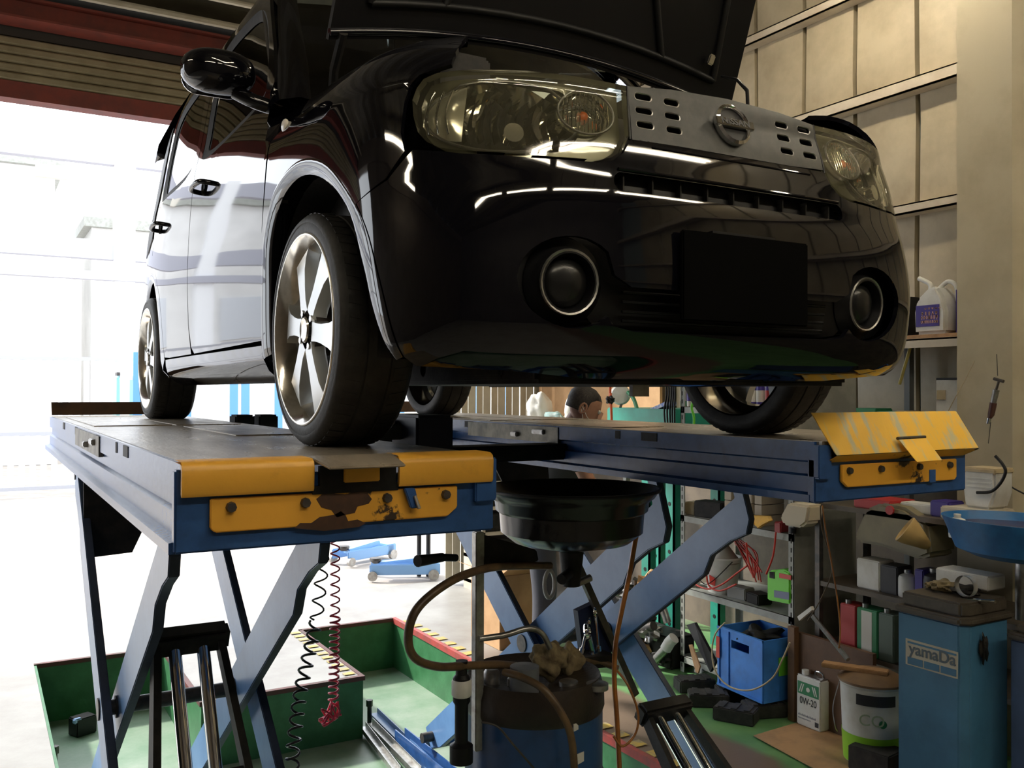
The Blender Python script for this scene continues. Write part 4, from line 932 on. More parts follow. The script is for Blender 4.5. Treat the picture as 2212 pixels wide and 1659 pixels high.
# ------------------------------------------------------------ coiled air hoses
def coil(pts, r, rc, pitch, m, label):
    c = spline(pts, 30); L = [0]
    for i in range(1, len(c)): L.append(L[-1]+(c[i]-c[i-1]).length)
    out = []; n = int(L[-1]/pitch*12); j = 0
    for i in range(n):
        s_ = L[-1]*i/n
        while j < len(L)-2 and L[j+1] < s_: j += 1
        p = c[j].lerp(c[j+1], (s_-L[j])/max(1e-6, L[j+1]-L[j])); d = (c[j+1]-c[j]).normalized(); e = Vector((0, 1, 0)).cross(d).normalized(); g_ = d.cross(e)
        a = 2*PI*i/12; out.append(p+(e*math.cos(a)+g_*math.sin(a))*rc)
    mb = MB(); mb.tube(out, r, 6); return tag(mb.build('coiled_hose', m, smooth=70), label, 'coiled hose')
coil([at(698, 1150, 'Y', 1.2), at(696, 1220, 'Y', 1.2), at(688, 1300, 'Y', 1.2), at(682, 1345, 'Y', 1.2)], .0036, .024, .066, M['rubber'], 'black coiled air hose left of the red one, loose upper run')
coil([at(682, 1345, 'Y', 1.2), at(668, 1410, 'Y', 1.15), at(650, 1490, 'Y', 1.1), at(635, 1600, 'Y', 1.0), at(630, 1680, 'Y', 1.0)], .0050, .024, .046, mat('coil_black', (.02, .018, .018), .3), 'black coiled air hose in front of the green step, tighter lower run')
coil([at(724, 1150, 'Y', 1.3), at(724, 1330, 'Y', 1.3)], .0034, .018, .042, M['pink'], 'red coiled air hose under the left runway, thin stretched upper part')
coil([at(724, 1330, 'Y', 1.3), at(722, 1430, 'Y', 1.3), at(720, 1515, 'Y', 1.3)], .0048, .019, .026, M['pink'], 'red coiled air hose under the left runway, tightly wound lower part')
mb = MB(); c = at(712, 1540, 'Y', 1.3); rnd = random.Random(4)
mb.tube(spline([c+Vector((rnd.uniform(-.045, .045), rnd.uniform(-.03, .03), rnd.uniform(-.05, .05))) for _ in range(26)], 5), .0042, 6); tag(mb.build('hose_tangle', M['pink'], smooth=60), 'tangled end of the red coiled air hose in front of the green step', 'hose tangle')

# ------------------------------------------------------------ small things in the pit
def rbox(name, c, size, m, label=None, cat=None, rz=0, bev=.006, group=None, parent=None, rx=0, ry=0):
    mb = MB(); mb.cbox(c, size, R(rx, ry, rz)); o = mb.build(name, M[m] if isinstance(m, str) else m, parent, bevel=bev)
    if label: tag(o, label, cat, group)
    return o
c = at(180, 1590, 'Z', -.375); t = thing('sensor_box', 'small black cube with a pale blue top patch on the pit floor at the left', 'box', tuple(c))
rbox('box_body', c+Vector((0, .05, .055)), (.13, .10, .11), 'trim_black', rz=25, parent=t); rbox('box_window', c+Vector((-.035, .0, .10)), (.05, .03, .03), mat('pale_blue', (.35, .5, .85), .2, coat=1), parent=t, rz=25)
for px, py, lab in ((118, 1659, 'short black bolt post at the left edge of the pit'), (798, 1550, 'short black bolt post on the pit floor right of the green step')):
    c = at(px, py+20, 'Z', -.375); t = thing('anchor_post', lab, 'post', tuple(c)); mb = MB(); mb.cyl(c, c+Vector((0, 0, .16)), .014, n=10); mb.build('shaft', M['dark_steel'], t); mb = MB(); mb.cyl(c+Vector((0, 0, .13)), c+Vector((0, 0, .17)), .021, n=6); mb.build('nut', M['dark_steel'], t)
t = thing('floor_rail', 'blue and grey steel rails lying on the pit floor behind the drum', 'rail', tuple(at(860, 1620, 'Z', -.375)))
for a, b, w_, m_ in (((808, 1550), (930, 1670), .05, 'arm_blue'), ((785, 1580), (860, 1680), .03, 'steel'), ((800, 1572), (905, 1680), .03, 'steel')):
    a_, b_ = at(*a, 'Z', -.35), at(*b, 'Z', -.35); d = (b_-a_); mb = MB(); sdir = Vector((d.y, -d.x, 0)).normalized()*w_/2; mb.prism([a_-sdir, a_+sdir, b_+sdir, b_-sdir], (0, 0, .03)); mb.prism([a_-sdir, b_-sdir, b_-sdir*.8, a_-sdir*.8], (0, 0, .06)); mb.build('rail_bar', M[m_], t)

# ============================================================ STEEL RACK on the right
rk = thing('steel_rack', 'grey slotted steel rack with several shelves beyond the right runway', 'shelf', (2.52, 1.70, 0))
def upright(x, y, z1, t, sx=1, sy=1):
    mb = MB(); mb.box((x, y, 0), (x+.003*sx, y+.036*sy, z1)); mb.box((x, y, 0), (x+.036*sx, y+.003*sy, z1)); o = mb.build('upright', M['rack'], t)
    mb = MB()
    for k in range(int(z1/.05)): mb.box((x-.001*sx, y+.012*sy, .03+.05*k), (x+.0005*sx, y+.020*sy, .055+.05*k)); mb.box((x+.012*sx, y-.001*sy, .03+.05*k), (x+.020*sx, y+.0005*sy, .055+.05*k))
    s_ = mb.build('slot_hole', M['dirty_black'], o); s_['kind'] = 'stuff'
for x, sx in ((2.27, 1), (2.77, -1)):
    for y, sy in ((1.24, 1), (2.17, -1)): upright(x, y, 1.98, rk, sx, sy)
for z in (.10, .53, .98, 1.35, 1.66):
    mb = MB(); mb.box((2.275, 1.245, z-.035), (2.765, 2.165, z-.033+.002)); mb.box((2.27, 1.24, z-.04), (2.273, 2.17, z)); mb.box((2.767, 1.24, z-.04), (2.77, 2.17, z)); mb.box((2.27, 1.24, z-.04), (2.77, 1.243, z)); mb.box((2.27, 1.24, z-.003), (2.77, 2.17, z)); mb.build('rack_shelf', M['rack'], rk)
mb = MB(); mb.box((2.275, 1.236, .04), (2.765, 1.239, 1.95)); mb.build('end_panel', mat('panel_grey', (.26, .26, .23), .55, 0, (.17, .17, .15), 4), rk)
def bottle(x, y, z, r, h, m, cap, name, label, group=None, cat='bottle', band=None):
    t = thing(name, label, cat, (x, y, z), group); mb = MB()
    mb.lathe([(0, z), (r*.95, z), (r, z+.01), (r, z+h*.68), (r*.9, z+h*.78), (r*.38, z+h*.86), (r*.36, z+h*.92)], (x, y, 0), n=18); mb.build('bottle_body', M[m], t, smooth=40)
    mb = MB(); mb.lathe([(r*.42, z+h*.90), (r*.42, z+h), (0, z+h)], (x, y, 0), n=14); mb.build('cap', M[cap], t)
    if band: mb = MB(); mb.lathe([(r*1.01, z+h*.2), (r*1.01, z+h*.6)], (x, y, 0), n=18); mb.build('label_band', M[band], t, smooth=60)
    return t
k = 0
for px, m_, cap, bd in ((1478, 'label_green', 'white', 'paper'), (1492, 'white', 'label_purple', 'label_purple'), (1506, 'label_green', 'white', None), (1625, 'label_purple', 'white', 'paper'), (1643, 'label_purple', 'white', 'paper'), (1662, 'label_purple', 'paper', 'label_red'), (1680, 'white', 'label_purple', None)):
    q = at(px, 850, 'X', 2.36); d = ['dark green spray can at the left end of the top rack shelf', 'white can with purple band beside the dark green spray can on the top rack shelf', 'dark green spray can next to the tyre, top rack shelf', 'purple can seen through the front wheel, leftmost', 'purple can seen through the front wheel, second from the left', 'purple can with red band seen through the front wheel', 'white can seen at the right rim edge of the front wheel'][k]; k += 1
    bottle(2.36, q.y, 1.66, .024, .17, m_, cap, 'spray_can', d, 'cans on the top rack shelf', 'can', bd)
q = at(1515, 915, 'X', 2.34); rbox('parts_bin', (2.36, q.y, 1.415), (.12, .16, .12), mat('pale_bin', (.45, .52, .6), .4), 'pale blue plastic bin on the rack shelf left of the front tyre', 'bin')
q = at(1499, 880, 'X', 2.25); hose([q+Vector((0, 0, .05)), q+Vector((-.01, .01, 0)), q+Vector((0, 0, -.06)), q+Vector((.0, .0, -.12))], .008, M['green_box'], 'strap', label='green strap hanging from the top rack shelf', cat='strap')
# middle shelf (z .98): cartons, gloves, tin
n_ = 0
for i in range(4):
    for j in range(3):
        px = 1604+22*i; q = at(px, 1110, 'X', 2.45)
        lab = f'{["bottom", "middle", "top"][j]} row small pale carton, {["leftmost", "second from left", "third from left", "rightmost"][i]} in the stack on the middle rack shelf'
        rbox('small_carton', (2.42, q.y, .98+.03+.062*j), (.18, .058, .058), mat('carton_pale', (.42, .36, .28), .7) if n_ == 0 else bpy.data.materials['carton_pale'], lab, 'carton', bev=.002, group='pale cartons on the middle rack shelf'); n_ += 1
c = at(1640, 1118, 'X', 2.27)
mb = MB(); mb.prism([at(1622, 1112, 'X', 2.30), at(1668, 1114, 'X', 2.30), at(1672, 1124, 'X', 2.24), at(1655, 1133, 'X', 2.24), at(1644, 1142, 'X', 2.24), at(1632, 1130, 'X', 2.24)], (-.025, 0, .0)); tag(mb.build('work_glove', mat('glove_yellow', (.62, .36, .06), .8, 0, (.5, .3, .08), 20), bevel=.006), 'yellow work glove drooping over the middle rack shelf edge', 'glove')
c = at(1617, 1112, 'X', 2.28); mb = MB(); mb.blob(c, .022, (1, 1.2, .8), 2, .3); tag(mb.build('paper_ball', M['paper'], smooth=60), 'small crumpled white paper left of the yellow glove', 'paper')
t = thing('oil_jug', 'cream plastic jug leaning at the right end of the middle rack shelf', 'jug', tuple(at(1715, 1140, 'X', 2.22)))
a_, b_ = at(1700, 1088, 'X', 2.20), at(1733, 1138, 'X', 2.20)
mb = MB(); mb.prism([at(1700, 1086, 'X', 2.20), at(1748, 1092, 'X', 2.20), at(1742, 1130, 'X', 2.20), at(1728, 1141, 'X', 2.20), at(1690, 1134, 'X', 2.20), at(1683, 1118, 'X', 2.20)], (.12, 0, 0)); mb.build('jug_body', mat('jug_cream', (.60, .52, .38), .5), t, bevel=.012)
mb = MB(); q = at(1712, 1140, 'X', 2.26); mb.cyl(q, q-Vector((0, 0, .03)), .02); mb.build('cap', M['label_dark'], t)
rbox('red_box', at(1690, 1138, 'X', 2.30), (.08, .05, .06), 'label_red', 'small red box between the cream jug and the yellow glove', 'box')
# lower shelf (z .53): bucket, funnel, red hose, green box
q = at(1560, 1270, 'X', 2.40); q.z = .53; t = thing('bucket', 'white plastic bucket with a black handle and red print on the lower rack shelf', 'bucket', tuple(q))
mb = MB(); mb.lathe([(0, q.z+.004), (.085, q.z), (.115, q.z+.20), (.120, q.z+.205), (.120, q.z+.215), (.112, q.z+.215), (.082, q.z+.02)], (q.x, q.y, 0), n=32); mb.build('bucket_body', M['white'], t, smooth=40)
mb = MB(); mb.tube(spline([Vector((q.x-.02, q.y+.12, q.z+.20)), Vector((q.x-.13, q.y+.09, q.z+.13)), Vector((q.x-.14, q.y-.02, q.z+.06)), Vector((q.x-.03, q.y-.12, q.z+.2))], 8), .003, 6); mb.build('bucket_handle', M['trim_black'], t)
mb = MB(); mb.prism([at(1532, 1242, 'X', q.x-.105), at(1545, 1250, 'X', q.x-.108), at(1544, 1266, 'X', q.x-.10), at(1533, 1262, 'X', q.x-.10)], (.004, 0, 0)); mb.build('red_print', M['red'], t)
f = q+Vector((0, -.02, .20)); t = thing('funnel', 'grey funnel standing spout up in the white bucket', 'funnel', tuple(f)); mb = MB(); mb.lathe([(.095, -.02), (.09, .0), (.035, .07), (.028, .08), (.024, .16), (.018, .16), (.022, .07), (.08, -.01)], f, n=24); mb.build('funnel_cone', mat('funnel_grey', (.34, .31, .27), .5), t, smooth=40)
mb = MB(); rnd = random.Random(9)
hs = thing('red_hose_bundle', 'bundle of thin red hoses hanging behind and around the white bucket', 'hose', tuple(at(1620, 1240, 'X', 2.42)))
for i in range(11):
    a_ = at(1588+rnd.uniform(-8, 8), 1168+rnd.uniform(-6, 8), 'X', 2.5); m_ = at(1622+rnd.uniform(-16, 22), 1205+rnd.uniform(-16, 14), 'X', 2.44); b_ = at(1640+rnd.uniform(-12, 16), 1252+rnd.uniform(-18, 8), 'X', 2.42)
    hose([a_, m_, b_], .004, M['red'], 'hose_strand', hs, 6)
for pts in ([(1486, 1240), (1502, 1262), (1530, 1272), (1560, 1262), (1592, 1238), (1614, 1222)], [(1526, 1240), (1532, 1266), (1556, 1276), (1590, 1262)], [(1612, 1172), (1616, 1210), (1628, 1248)], [(1676, 1150), (1670, 1200), (1655, 1240)]):
    hose([at(*p, 'X', 2.235) for p in pts], .0055, M['red'], 'hose_strand', hs, 6)
q0, q1 = at(1656, 1300, 'X', 2.28), at(1708, 1312, 'X', 2.28); t = thing('plastic_case', 'bright green plastic case with a grey label and red tag on the lower rack shelf', 'case', tuple(q0))
mb = MB(); mb.prism([at(1656, 1296, 'X', 2.26), at(1706, 1306, 'X', 2.26), at(1706, 1238, 'X', 2.26), at(1692, 1230, 'X', 2.26), at(1662, 1232, 'X', 2.26), at(1656, 1240, 'X', 2.26)], (.12, 0, 0)); mb.build('case_body', M['green_box'], t, bevel=.008)
mb = MB(); mb.prism([at(1672, 1290, 'X', 2.257), at(1704, 1296, 'X', 2.257), at(1704, 1280, 'X', 2.257), at(1672, 1275, 'X', 2.257)], (.003, 0, 0)); mb.build('case_label', mat('label_grey', (.16, .18, .28), .5), t)
mb = MB(); mb.prism([at(1683, 1248, 'X', 2.256), at(1708, 1253, 'X', 2.256), at(1708, 1243, 'X', 2.256), at(1683, 1238, 'X', 2.256)], (.004, 0, 0)); mb.build('red_tag', M['red'], t)
mb = MB(); mb.prism([at(1662, 1248, 'X', 2.256), at(1672, 1250, 'X', 2.256), at(1672, 1236, 'X', 2.256), at(1662, 1235, 'X', 2.256)], (.004, 0, 0)); mb.build('case_latch', M['dirty_black'], t)
rnd = random.Random(21)
for i, (px, py, s_, m_, lab, cat) in enumerate(((1500, 1255, (.06, .05, .09), 'white', 'small white tin at the left end of the lower rack shelf', 'tin'), (1488, 1262, (.05, .05, .07), 'beige', 'small beige box at the left end of the lower rack shelf', 'box'),
        (1600, 1285, (.09, .14, .07), mat('grey_part', (.2, .2, .19), .5), 'grey casting below the white bucket', 'casting'), (1618, 1298, (.03, .025, .03), 'tray_blue', 'tiny blue cap under the lower rack shelf edge', 'cap'), (1640, 1292, (.10, .12, .06), 'dirty_black', 'oily black part left of the green case', 'machine part'),
        (1540, 1155, (.12, .2, .10), 'dirty_black', 'dark box on the middle rack shelf left of the glove', 'box'), (1500, 1092, (.1, .08, .08), 'beige', 'beige tin on the middle rack shelf at its left end', 'tin'))):
    q = at(px, py, 'X', 2.36); z_ = .98 if py < 1160 else .53
    rbox('shelf_item' if cat in ('machine part',) else cat.replace(' ', '_'), (2.36, q.y, z_+s_[2]/2), s_, m_, lab, cat, rz=rnd.uniform(-20, 20))
# blue crate and what lies before the rack
t = thing('plastic_crate', 'bright blue plastic crate with a hand hole standing on black blocks before the rack', 'crate', (2.12, 1.42, .075))
cz0, cz1 = .085, .42; A_, B_ = at(1552, 1478, 'Z', .085), at(1648, 1520, 'Z', .085)
A_ = Vector((A_.x, A_.y, 0)); B_ = Vector((B_.x, B_.y, 0)); d = (B_-A_).normalized(); W = (B_-A_).length; nn = Vector((-d.y, d.x, 0)); nn = nn if nn.x > 0 else -nn
def cr(a, b, z): return A_+d*(a*W)+nn*b+Vector((0, 0, z))
def wallq(mb, p, q, z0, z1, off): mb.prism([p+Vector((0, 0, z0)), q+Vector((0, 0, z0)), q+Vector((0, 0, z1)), p+Vector((0, 0, z1))], off)
mb = MB(); wallq(mb, cr(0, 0, 0), cr(.3, 0, 0), cz0, cz1, nn*.008); wallq(mb, cr(.7, 0, 0), cr(1, 0, 0), cz0, cz1, nn*.008); wallq(mb, cr(.3, 0, 0), cr(.7, 0, 0), cz0, cz1-.10, nn*.008); wallq(mb, cr(.3, 0, 0), cr(.7, 0, 0), cz1-.055, cz1, nn*.008)
wallq(mb, cr(0, .30, 0), cr(1, .30, 0), cz0, cz1, nn*.008); wallq(mb, cr(0, 0, 0), cr(0, .30, 0), cz0, cz1, d*.008); wallq(mb, cr(1, 0, 0), cr(1, .30, 0), cz0, cz1, d*.008); mb.prism([cr(0, 0, cz0), cr(1, 0, cz0), cr(1, .3, cz0), cr(0, .3, cz0)], (0, 0, .008))
mb.build('crate_shell', M['crate'], t)
for a in (.0, .22, .97):
    mb = MB(); wallq(mb, cr(a, 0, 0), cr(a+.04, 0, 0), cz0, cz1, nn*-.008); mb.build('crate_rib', M['crate'], t)
for z in (cz0, cz1-.012): mb = MB(); mb.prism([cr(-.01, -.01, z), cr(1.01, -.01, z), cr(1.01, 0, z), cr(-.01, 0, z)], (0, 0, .012)); mb.build('crate_edge', M['crate'], t)
mb = MB(); wallq(mb, cr(1, .1, 0)+d*.010, cr(1, .22, 0)+d*.010, .22, .32, d*.003); mb.build('green_sticker', M['green_box'], t)
mb = MB(); wallq(mb, cr(-.02, .0, 0)-nn*.012, cr(.06, .0, 0)-nn*.012, .24, .36, nn*.003); mb.build('red_sticker', M['red'], t)
mb = MB(); mb.blob(cr(.5, .15, .38), .10, (1.2, 1.1, .45), 8, .4, 14); tag(mb.build('scrap_parts', M['dirty_black'], smooth=40), 'heap of oily scrap filling the blue crate', 'scrap')
hose([at(*p, 'X', 1.93) for p in ((1566, 1345), (1545, 1370), (1538, 1410), (1548, 1455), (1580, 1485), (1625, 1490), (1668, 1465), (1690, 1425), (1706, 1388))], .0045, M['beige'], 'clear_hose', label='pale thin hose looped over the front of the blue crate', cat='hose')
for i, (px, py, rz, lab) in enumerate(((1500, 1490, -20, 'black rubber block on the green floor, leftmost and farthest'), (1530, 1522, -35, 'black rubber block on the green floor, second from the left'), (1590, 1510, -25, 'black rubber block partly under the blue crate'), (1590, 1556, -60, 'black rubber block on the green floor, nearest the camera'), (1650, 1545, -20, 'black rubber block under the right corner of the blue crate'))):
    c = at(px, py, 'Z', 0); t = thing('rubber_block', lab, 'block', tuple(c), 'black rubber blocks before the rack'); mb = MB(); mb.cbox(c+Vector((0, 0, .036)), (.22, .12, .072), R(0, 0, rz)); mb.build('block_body', M['black_block'], t, bevel=.006)
    mb = MB()
    for a in (-.07, 0, .07): mb.cbox(c+R(0, 0, rz) @ Vector((a, 0, .074)), (.03, .10, .008), R(0, 0, rz))
    o = mb.build('block_rib', M['black_block'], t); o['kind'] = 'stuff'
mb = MB(); mb.prism([at(1483, 1350, 'X', 2.22), at(1500, 1345, 'X', 2.22), at(1545, 1430, 'X', 2.12), at(1534, 1452, 'X', 2.12)], (.02, 0, 0)); tag(mb.build('ribbed_sheet', M['trim_black']), 'thin black grooved panel leaning against the rack left of the blue crate', 'panel')
mb = MB(); mb.prism([at(1487, 1393, 'X', 2.16), at(1494, 1392, 'X', 2.16), at(1512, 1440, 'X', 2.1), at(1508, 1455, 'X', 2.1), at(1502, 1452, 'X', 2.1)], (.01, 0, 0)); tag(mb.build('wood_wedge', M['wood'], bevel=.002), 'pale wooden sliver leaning beside the black panel', 'wood piece')
c = at(1516, 1455, 'Z', .03); mb = MB(); mb.blob(c+Vector((0, 0, .02)), .035, (1.1, .8, .7), 6, .4); tag(mb.build('paper_scrap', M['paper'], smooth=50), 'crumpled pale scrap at the foot of the rack', 'scrap')
# ground sheet, oil can, pail, brown panel
mb = MB(); mb.prism([at(1628, 1590, 'Z', .008), at(1722, 1562, 'Z', .008), at(1960, 1600, 'Z', .008), at(2100, 1760, 'Z', .008), at(1830, 1700, 'Z', .008)], (0, 0, .004)); tag(mb.build('cardboard_sheet', mat('floor_board', (.46, .27, .13), .7, 0, (.26, .16, .09), 5, .45, .75)), 'flat tan cardboard sheet on the floor under the oil cans', 'cardboard')
t = thing('leaning_board', 'dark brown wooden panel standing behind the white oil can', 'panel', (2.26, 1.0, 0))
mb = MB(); mb.box((2.235, .70, .0), (2.262, 1.215, .47)); mb.build('board', mat('brown_board', (.14, .07, .035), .6, 0, (.09, .045, .025), 5), t); mb = MB(); mb.box((2.20, 1.17, .0), (2.235, 1.215, .50)); mb.build('post', mat('brown_post', (.20, .10, .04), .6, 0, (.12, .06, .03), 6), t)
def face(x, pts, m, parent, name, th=.002):
    mb = MB(); mb.prism([at(px, py, 'X', x) for px, py in pts], (-th, 0, 0)); return mb.build(name, m, parent)
def matX(p, right, up):
    n = right.cross(up).normalized(); Mx = Matrix((right.normalized(), up.normalized(), n)).transposed().to_4x4(); Mx.translation = p; return Mx
x = 2.10; a_ = at(1720, 1562, 'Z', .012); x = a_.x; y1 = a_.y; y0 = at(1772, 1590, 'X', x).y; z1 = at(1720, 1456, 'X', x).z
t = thing('oil_can', 'white rectangular oil can with a green emblem and dark print on the cardboard sheet', 'oil can', (x+.05, (y0+y1)/2, .012))
mb = MB(); mb.box((x, y0, .012), (x+.125, y1, z1)); mb.build('can_body', M['white'], t, bevel=.006)
W = y1-y0; H = z1-.012
mb = MB(); mb.box((x-.001, y0+.01, z1-H*.36), (x+.001, y1-.01, z1-H*.11)); mb.build('green_emblem', M['label_green'], t)
mb = MB(); mb.tube([(x-.002, y0+W*.5, z1-H*.24), (x-.0005, y0+W*.5, z1-H*.24)], .012, 16); mb.build('emblem_disc', M['white'], t)
mb = MB()
for s_ in (-1, 1):
    for k_ in range(2): mb.prism([(x-.002, y0+W*(.5+s_*(.16+.08*k_)), z1-H*.15), (x-.002, y0+W*(.5+s_*(.20+.08*k_)), z1-H*.15), (x-.002, y0+W*(.5+s_*(.30+.08*k_)), z1-H*.32), (x-.002, y0+W*(.5+s_*(.26+.08*k_)), z1-H*.32)], (.001, 0, 0))
mb.build('emblem_stripes', M['white'], t); t.children[-1]['kind'] = 'stuff'
text_mesh('lettering', '0W-20', .050, matX(Vector((x-.001, (y0+y1)/2, z1-H*.49)), Vector((0, -1, 0)), Vector((0, 0, 1))), M['label_dark'], t, .0004, .0006, width=.78)
mb = MB()
for k_ in range(14): mb.box((x-.0012, y1-.014-.0085*k_-.0055, z1-H*.80), (x-.0005, y1-.014-.0085*k_, z1-H*.80+.008+.003*(k_ % 2)))
for k_ in range(10): mb.box((x-.0012, y1-.014-.0085*k_-.0055, z1-H*.86), (x-.0005, y1-.014-.0085*k_, z1-H*.86+.006))
o = mb.build('small_print', mat('print_grey', (.28, .30, .34), .5), t, smooth=0); o['kind'] = 'stuff'
mb = MB(); mb.box((x-.001, y0+.012, .03), (x+.001, y0+.035, .055)); mb.build('black_mark', M['label_dark'], t)
mb = MB(); mb.box((x+.004, y0+.004, z1), (x+.121, y1-.004, z1+.005)); mb.build('can_top', M['steel'], t, bevel=.002); mb = MB(); mb.cyl((x+.03, y1-.035, z1), (x+.03, y1-.035, z1+.028), .018); mb.build('cap', M['white'], t)
mb = MB(); mb.tube(spline([(x+.06, y1-.07, z1+.004), (x+.06, y1-.08, z1+.025), (x+.06, y0+.04, z1+.025), (x+.06, y0+.03, z1+.004)], 5), .005, 8); mb.build('handle', M['chrome'], t)
pcn = Vector((2.13, .62, 0)); t = thing('pail', 'white and lime green oil pail with a brown wooden lid beside the white oil can', 'pail', (2.13, .62, .012))
mb = MB(); mb.lathe([(0, .014), (.128, .012), (.134, .10), (.139, .25), (.142, .30), (.145, .37), (.150, .375), (.150, .39), (.14, .39)], pcn, n=40); mb.build('pail_body', M['white'], t, smooth=40)
mb = MB(); mb.lathe([(.1295, .014), (.1355, .10), (.1385, .150)], pcn, n=40); mb.build('lime_band', M['lime'], t, smooth=60)
mb = MB(); n_ = 9
mb.grid([[pcn+Vector((.1462*math.cos(a), .1462*math.sin(a), z)) for a in [math.radians(190+j*9) for j in range(n_)]] for z in (.35, .30)]); mb.f = [f_[::-1] for f_ in mb.f]; mb.build('dark_label', M['label_dark'], t)
def curved(txt, z, a0, size, m, nm='lettering'):
    a = math.radians(a0); p = pcn+Vector((math.cos(a), math.sin(a), 0))*.1425+Vector((0, 0, z)); rg = Vector((-math.sin(a), math.cos(a), 0)); return text_mesh(nm, txt, size, matX(p, rg, Vector((0, 0, 1))), m, t, .0004)
curved('CO', .232, 218, .075, mat('pale_green_print', (.40, .50, .34), .5))
mb = MB(); a = math.radians(238); mb.cyl(pcn+Vector((math.cos(a), math.sin(a), 0))*.139+Vector((0, 0, .22)), pcn+Vector((math.cos(a), math.sin(a), 0))*.1425+Vector((0, 0, .22)), .018, n=20); mb.build('green_dot', M['label_green'], t)
mb = MB(); mb.lathe([(.0, .43), (.10, .425), (.156, .395), (.158, .385), (0, .385)], pcn, n=32); mb.build('pail_lid', mat('lid_brown', (.22, .13, .06), .6, 0, (.15, .09, .05), 6), t, smooth=30)
mb = MB(); mb.cbox(pcn+Vector((-.06, .05, .435)), (.06, .30, .02), R(0, 0, 30)); mb.build('lid_batten', M['wood'], t, bevel=.003)
mb = MB(); mb.tube(spline([pcn+Vector((-.05, .145, .36)), pcn+Vector((-.13, .12, .25)), pcn+Vector((-.14, .10, .16)), pcn+Vector((-.10, .12, .12))], 6), .0025, 6); mb.build('pail_handle', M['steel'], t)
c = at(1905, 1660, 'Z', 0); rbox('rubber_block', (c.x-.06, c.y-.02, .06), (.16, .20, .12), 'black_block', 'dark brown oily block on the floor in front of the pail', 'block', rz=10)

# waste-oil cabinets
def cabinet(x, y0, y1, xd, z1, m, lab, lid):
    t = thing('waste_oil_cabinet', lab, 'cabinet', (x+.15, (y0+y1)/2, 0)); mb = MB()
    mb.prism([(x, y1, 0), (x, y0+.03, 0), (x+.03, y0, 0), (x+xd-.03, y0, 0), (x+xd, y0+.03, 0), (x+xd, y1, 0)], (0, 0, z1)); mb.build('body', M[m], t, bevel=.006)
    mb = MB(); mb.prism([(x-.012, y1+.01, z1), (x-.012, y0+.02, z1), (x+.03, y0-.012, z1), (x+xd, y0-.012, z1), (x+xd+.01, y1+.01, z1)], (0, 0, .028)); mb.prism([(x+.01, y1-.01, z1+.028), (x+.01, y0+.03, z1+.028), (x+.05, y0+.01, z1+.028), (x+xd-.01, y0+.01, z1+.028), (x+xd-.01, y1-.01, z1+.028)], (0, 0, lid)); mb.build('lid', mat('lid_oily', (.09, .075, .055), .45, 0, (.05, .04, .03), 7, bump=.4), t, bevel=.008)
    return t
cb = cabinet(1.75, -.115, .19, .30, .845, 'cab_blue', 'blue waste oil cabinet with a nameplate and a dark tapered lid', .055)
X0 = 1.75
bd = [(1957, 1378), (2070, 1409), (2069, 1467), (1957, 1434)]
face(X0, bd, M['cream'], cb, 'nameplate')
face(X0-.0015, [(1961, 1384), (2066, 1413), (2066, 1417), (1961, 1388)], M['cab_blue'], cb, 'plate_stripe')
for a, b in ((0, .31), (.34, .65), (.68, 1)):
    f_ = lambda u, v: (1961+105*u, 1413+v+ (29*u)); face(X0-.0015, [f_(a, 5), f_(b, 5), f_(b, 20), f_(a, 20)], M['cab_blue'], cb, 'plate_block')
pcen = at(2013, 1414, 'X', X0-.003)
text_mesh('lettering', 'yamaDa', .066, matX(pcen, Vector((0, -1, 0)), Vector((0, 0, 1))), mat('plate_letters', (.10, .13, .16), .5), cb, .0006, .0012, width=.98)
mb = MB(); q = at(2125, 1400, 'Y', -.13); mb.blob(q, .022, (.8, .5, 2.0), 4, .5); mb.build('latch', M['dirty_black'], cb, smooth=50)
cb2 = cabinet(1.90, -.62, -.20, .32, .80, 'cab_blue2', 'darker violet blue cabinet at the right edge beside the nameplate cabinet', .03)
# rags, strap wrench and tools on the cabinet
for (px, py, r_, s_, m_, lab) in ((2040, 1285, .035, (1.5, 1.3, .6), 'rag', 'crumpled tan rag on the nameplate cabinet lid, left heap'), (2085, 1298, .04, (1.4, 1.2, .5), 'dirty_black', 'crumpled black oily rag on the cabinet lid beside the tan one'), (2010, 1290, .02, (1.4, 1, .6), 'rag', 'small twisted rag at the lid edge')):
    q = at(px, py, 'X', 1.90); mb = MB(); q.z = max(q.z, .935+r_*.3); mb.blob((q.x, q.y, .935+r_*s_[2]*.9), r_, s_, int(px), .28, 16); tag(mb.build('rag', M[m_], smooth=50), lab, 'rag')
q = at(2087, 1266, 'X', 1.80)
mb = MB(); n_ = 30; rows = [[q+Vector((h, -.042*math.cos(2*PI*k/n_), .042*math.sin(2*PI*k/n_))) for k in range(n_)] for h in (-.012, .012)]
mb.grid(rows, closed=True); rows = [[q+Vector((h, -.039*math.cos(2*PI*k/n_), .039*math.sin(2*PI*k/n_))) for k in range(n_)] for h in (-.012, .012)]; mb.grid(rows, closed=True)
fw = thing('filter_wrench', 'chrome band filter wrench standing upright on the cabinet lid', 'wrench', tuple(q)); mb.build('band', mat('band_bright', (.85, .85, .84), .28, .8), fw, smooth=50)
mb = MB(); mb.tube([at(2055, 1293, 'X', 1.86), at(2150, 1300, 'X', 1.86)], .007, 8); mb.build('handle', M['chrome'], fw); mb = MB(); mb.cbox(at(2095, 1302, 'X', 1.86), (.02, .05, .02)); mb.build('clamp', M['steel'], fw, bevel=.003)
wrench(at(1985, 1283, 'X', 1.84), at(2010, 1292, 'X', 1.84), .004, 'small_wrench', 'small bright wrench at the left corner of the cabinet lid')
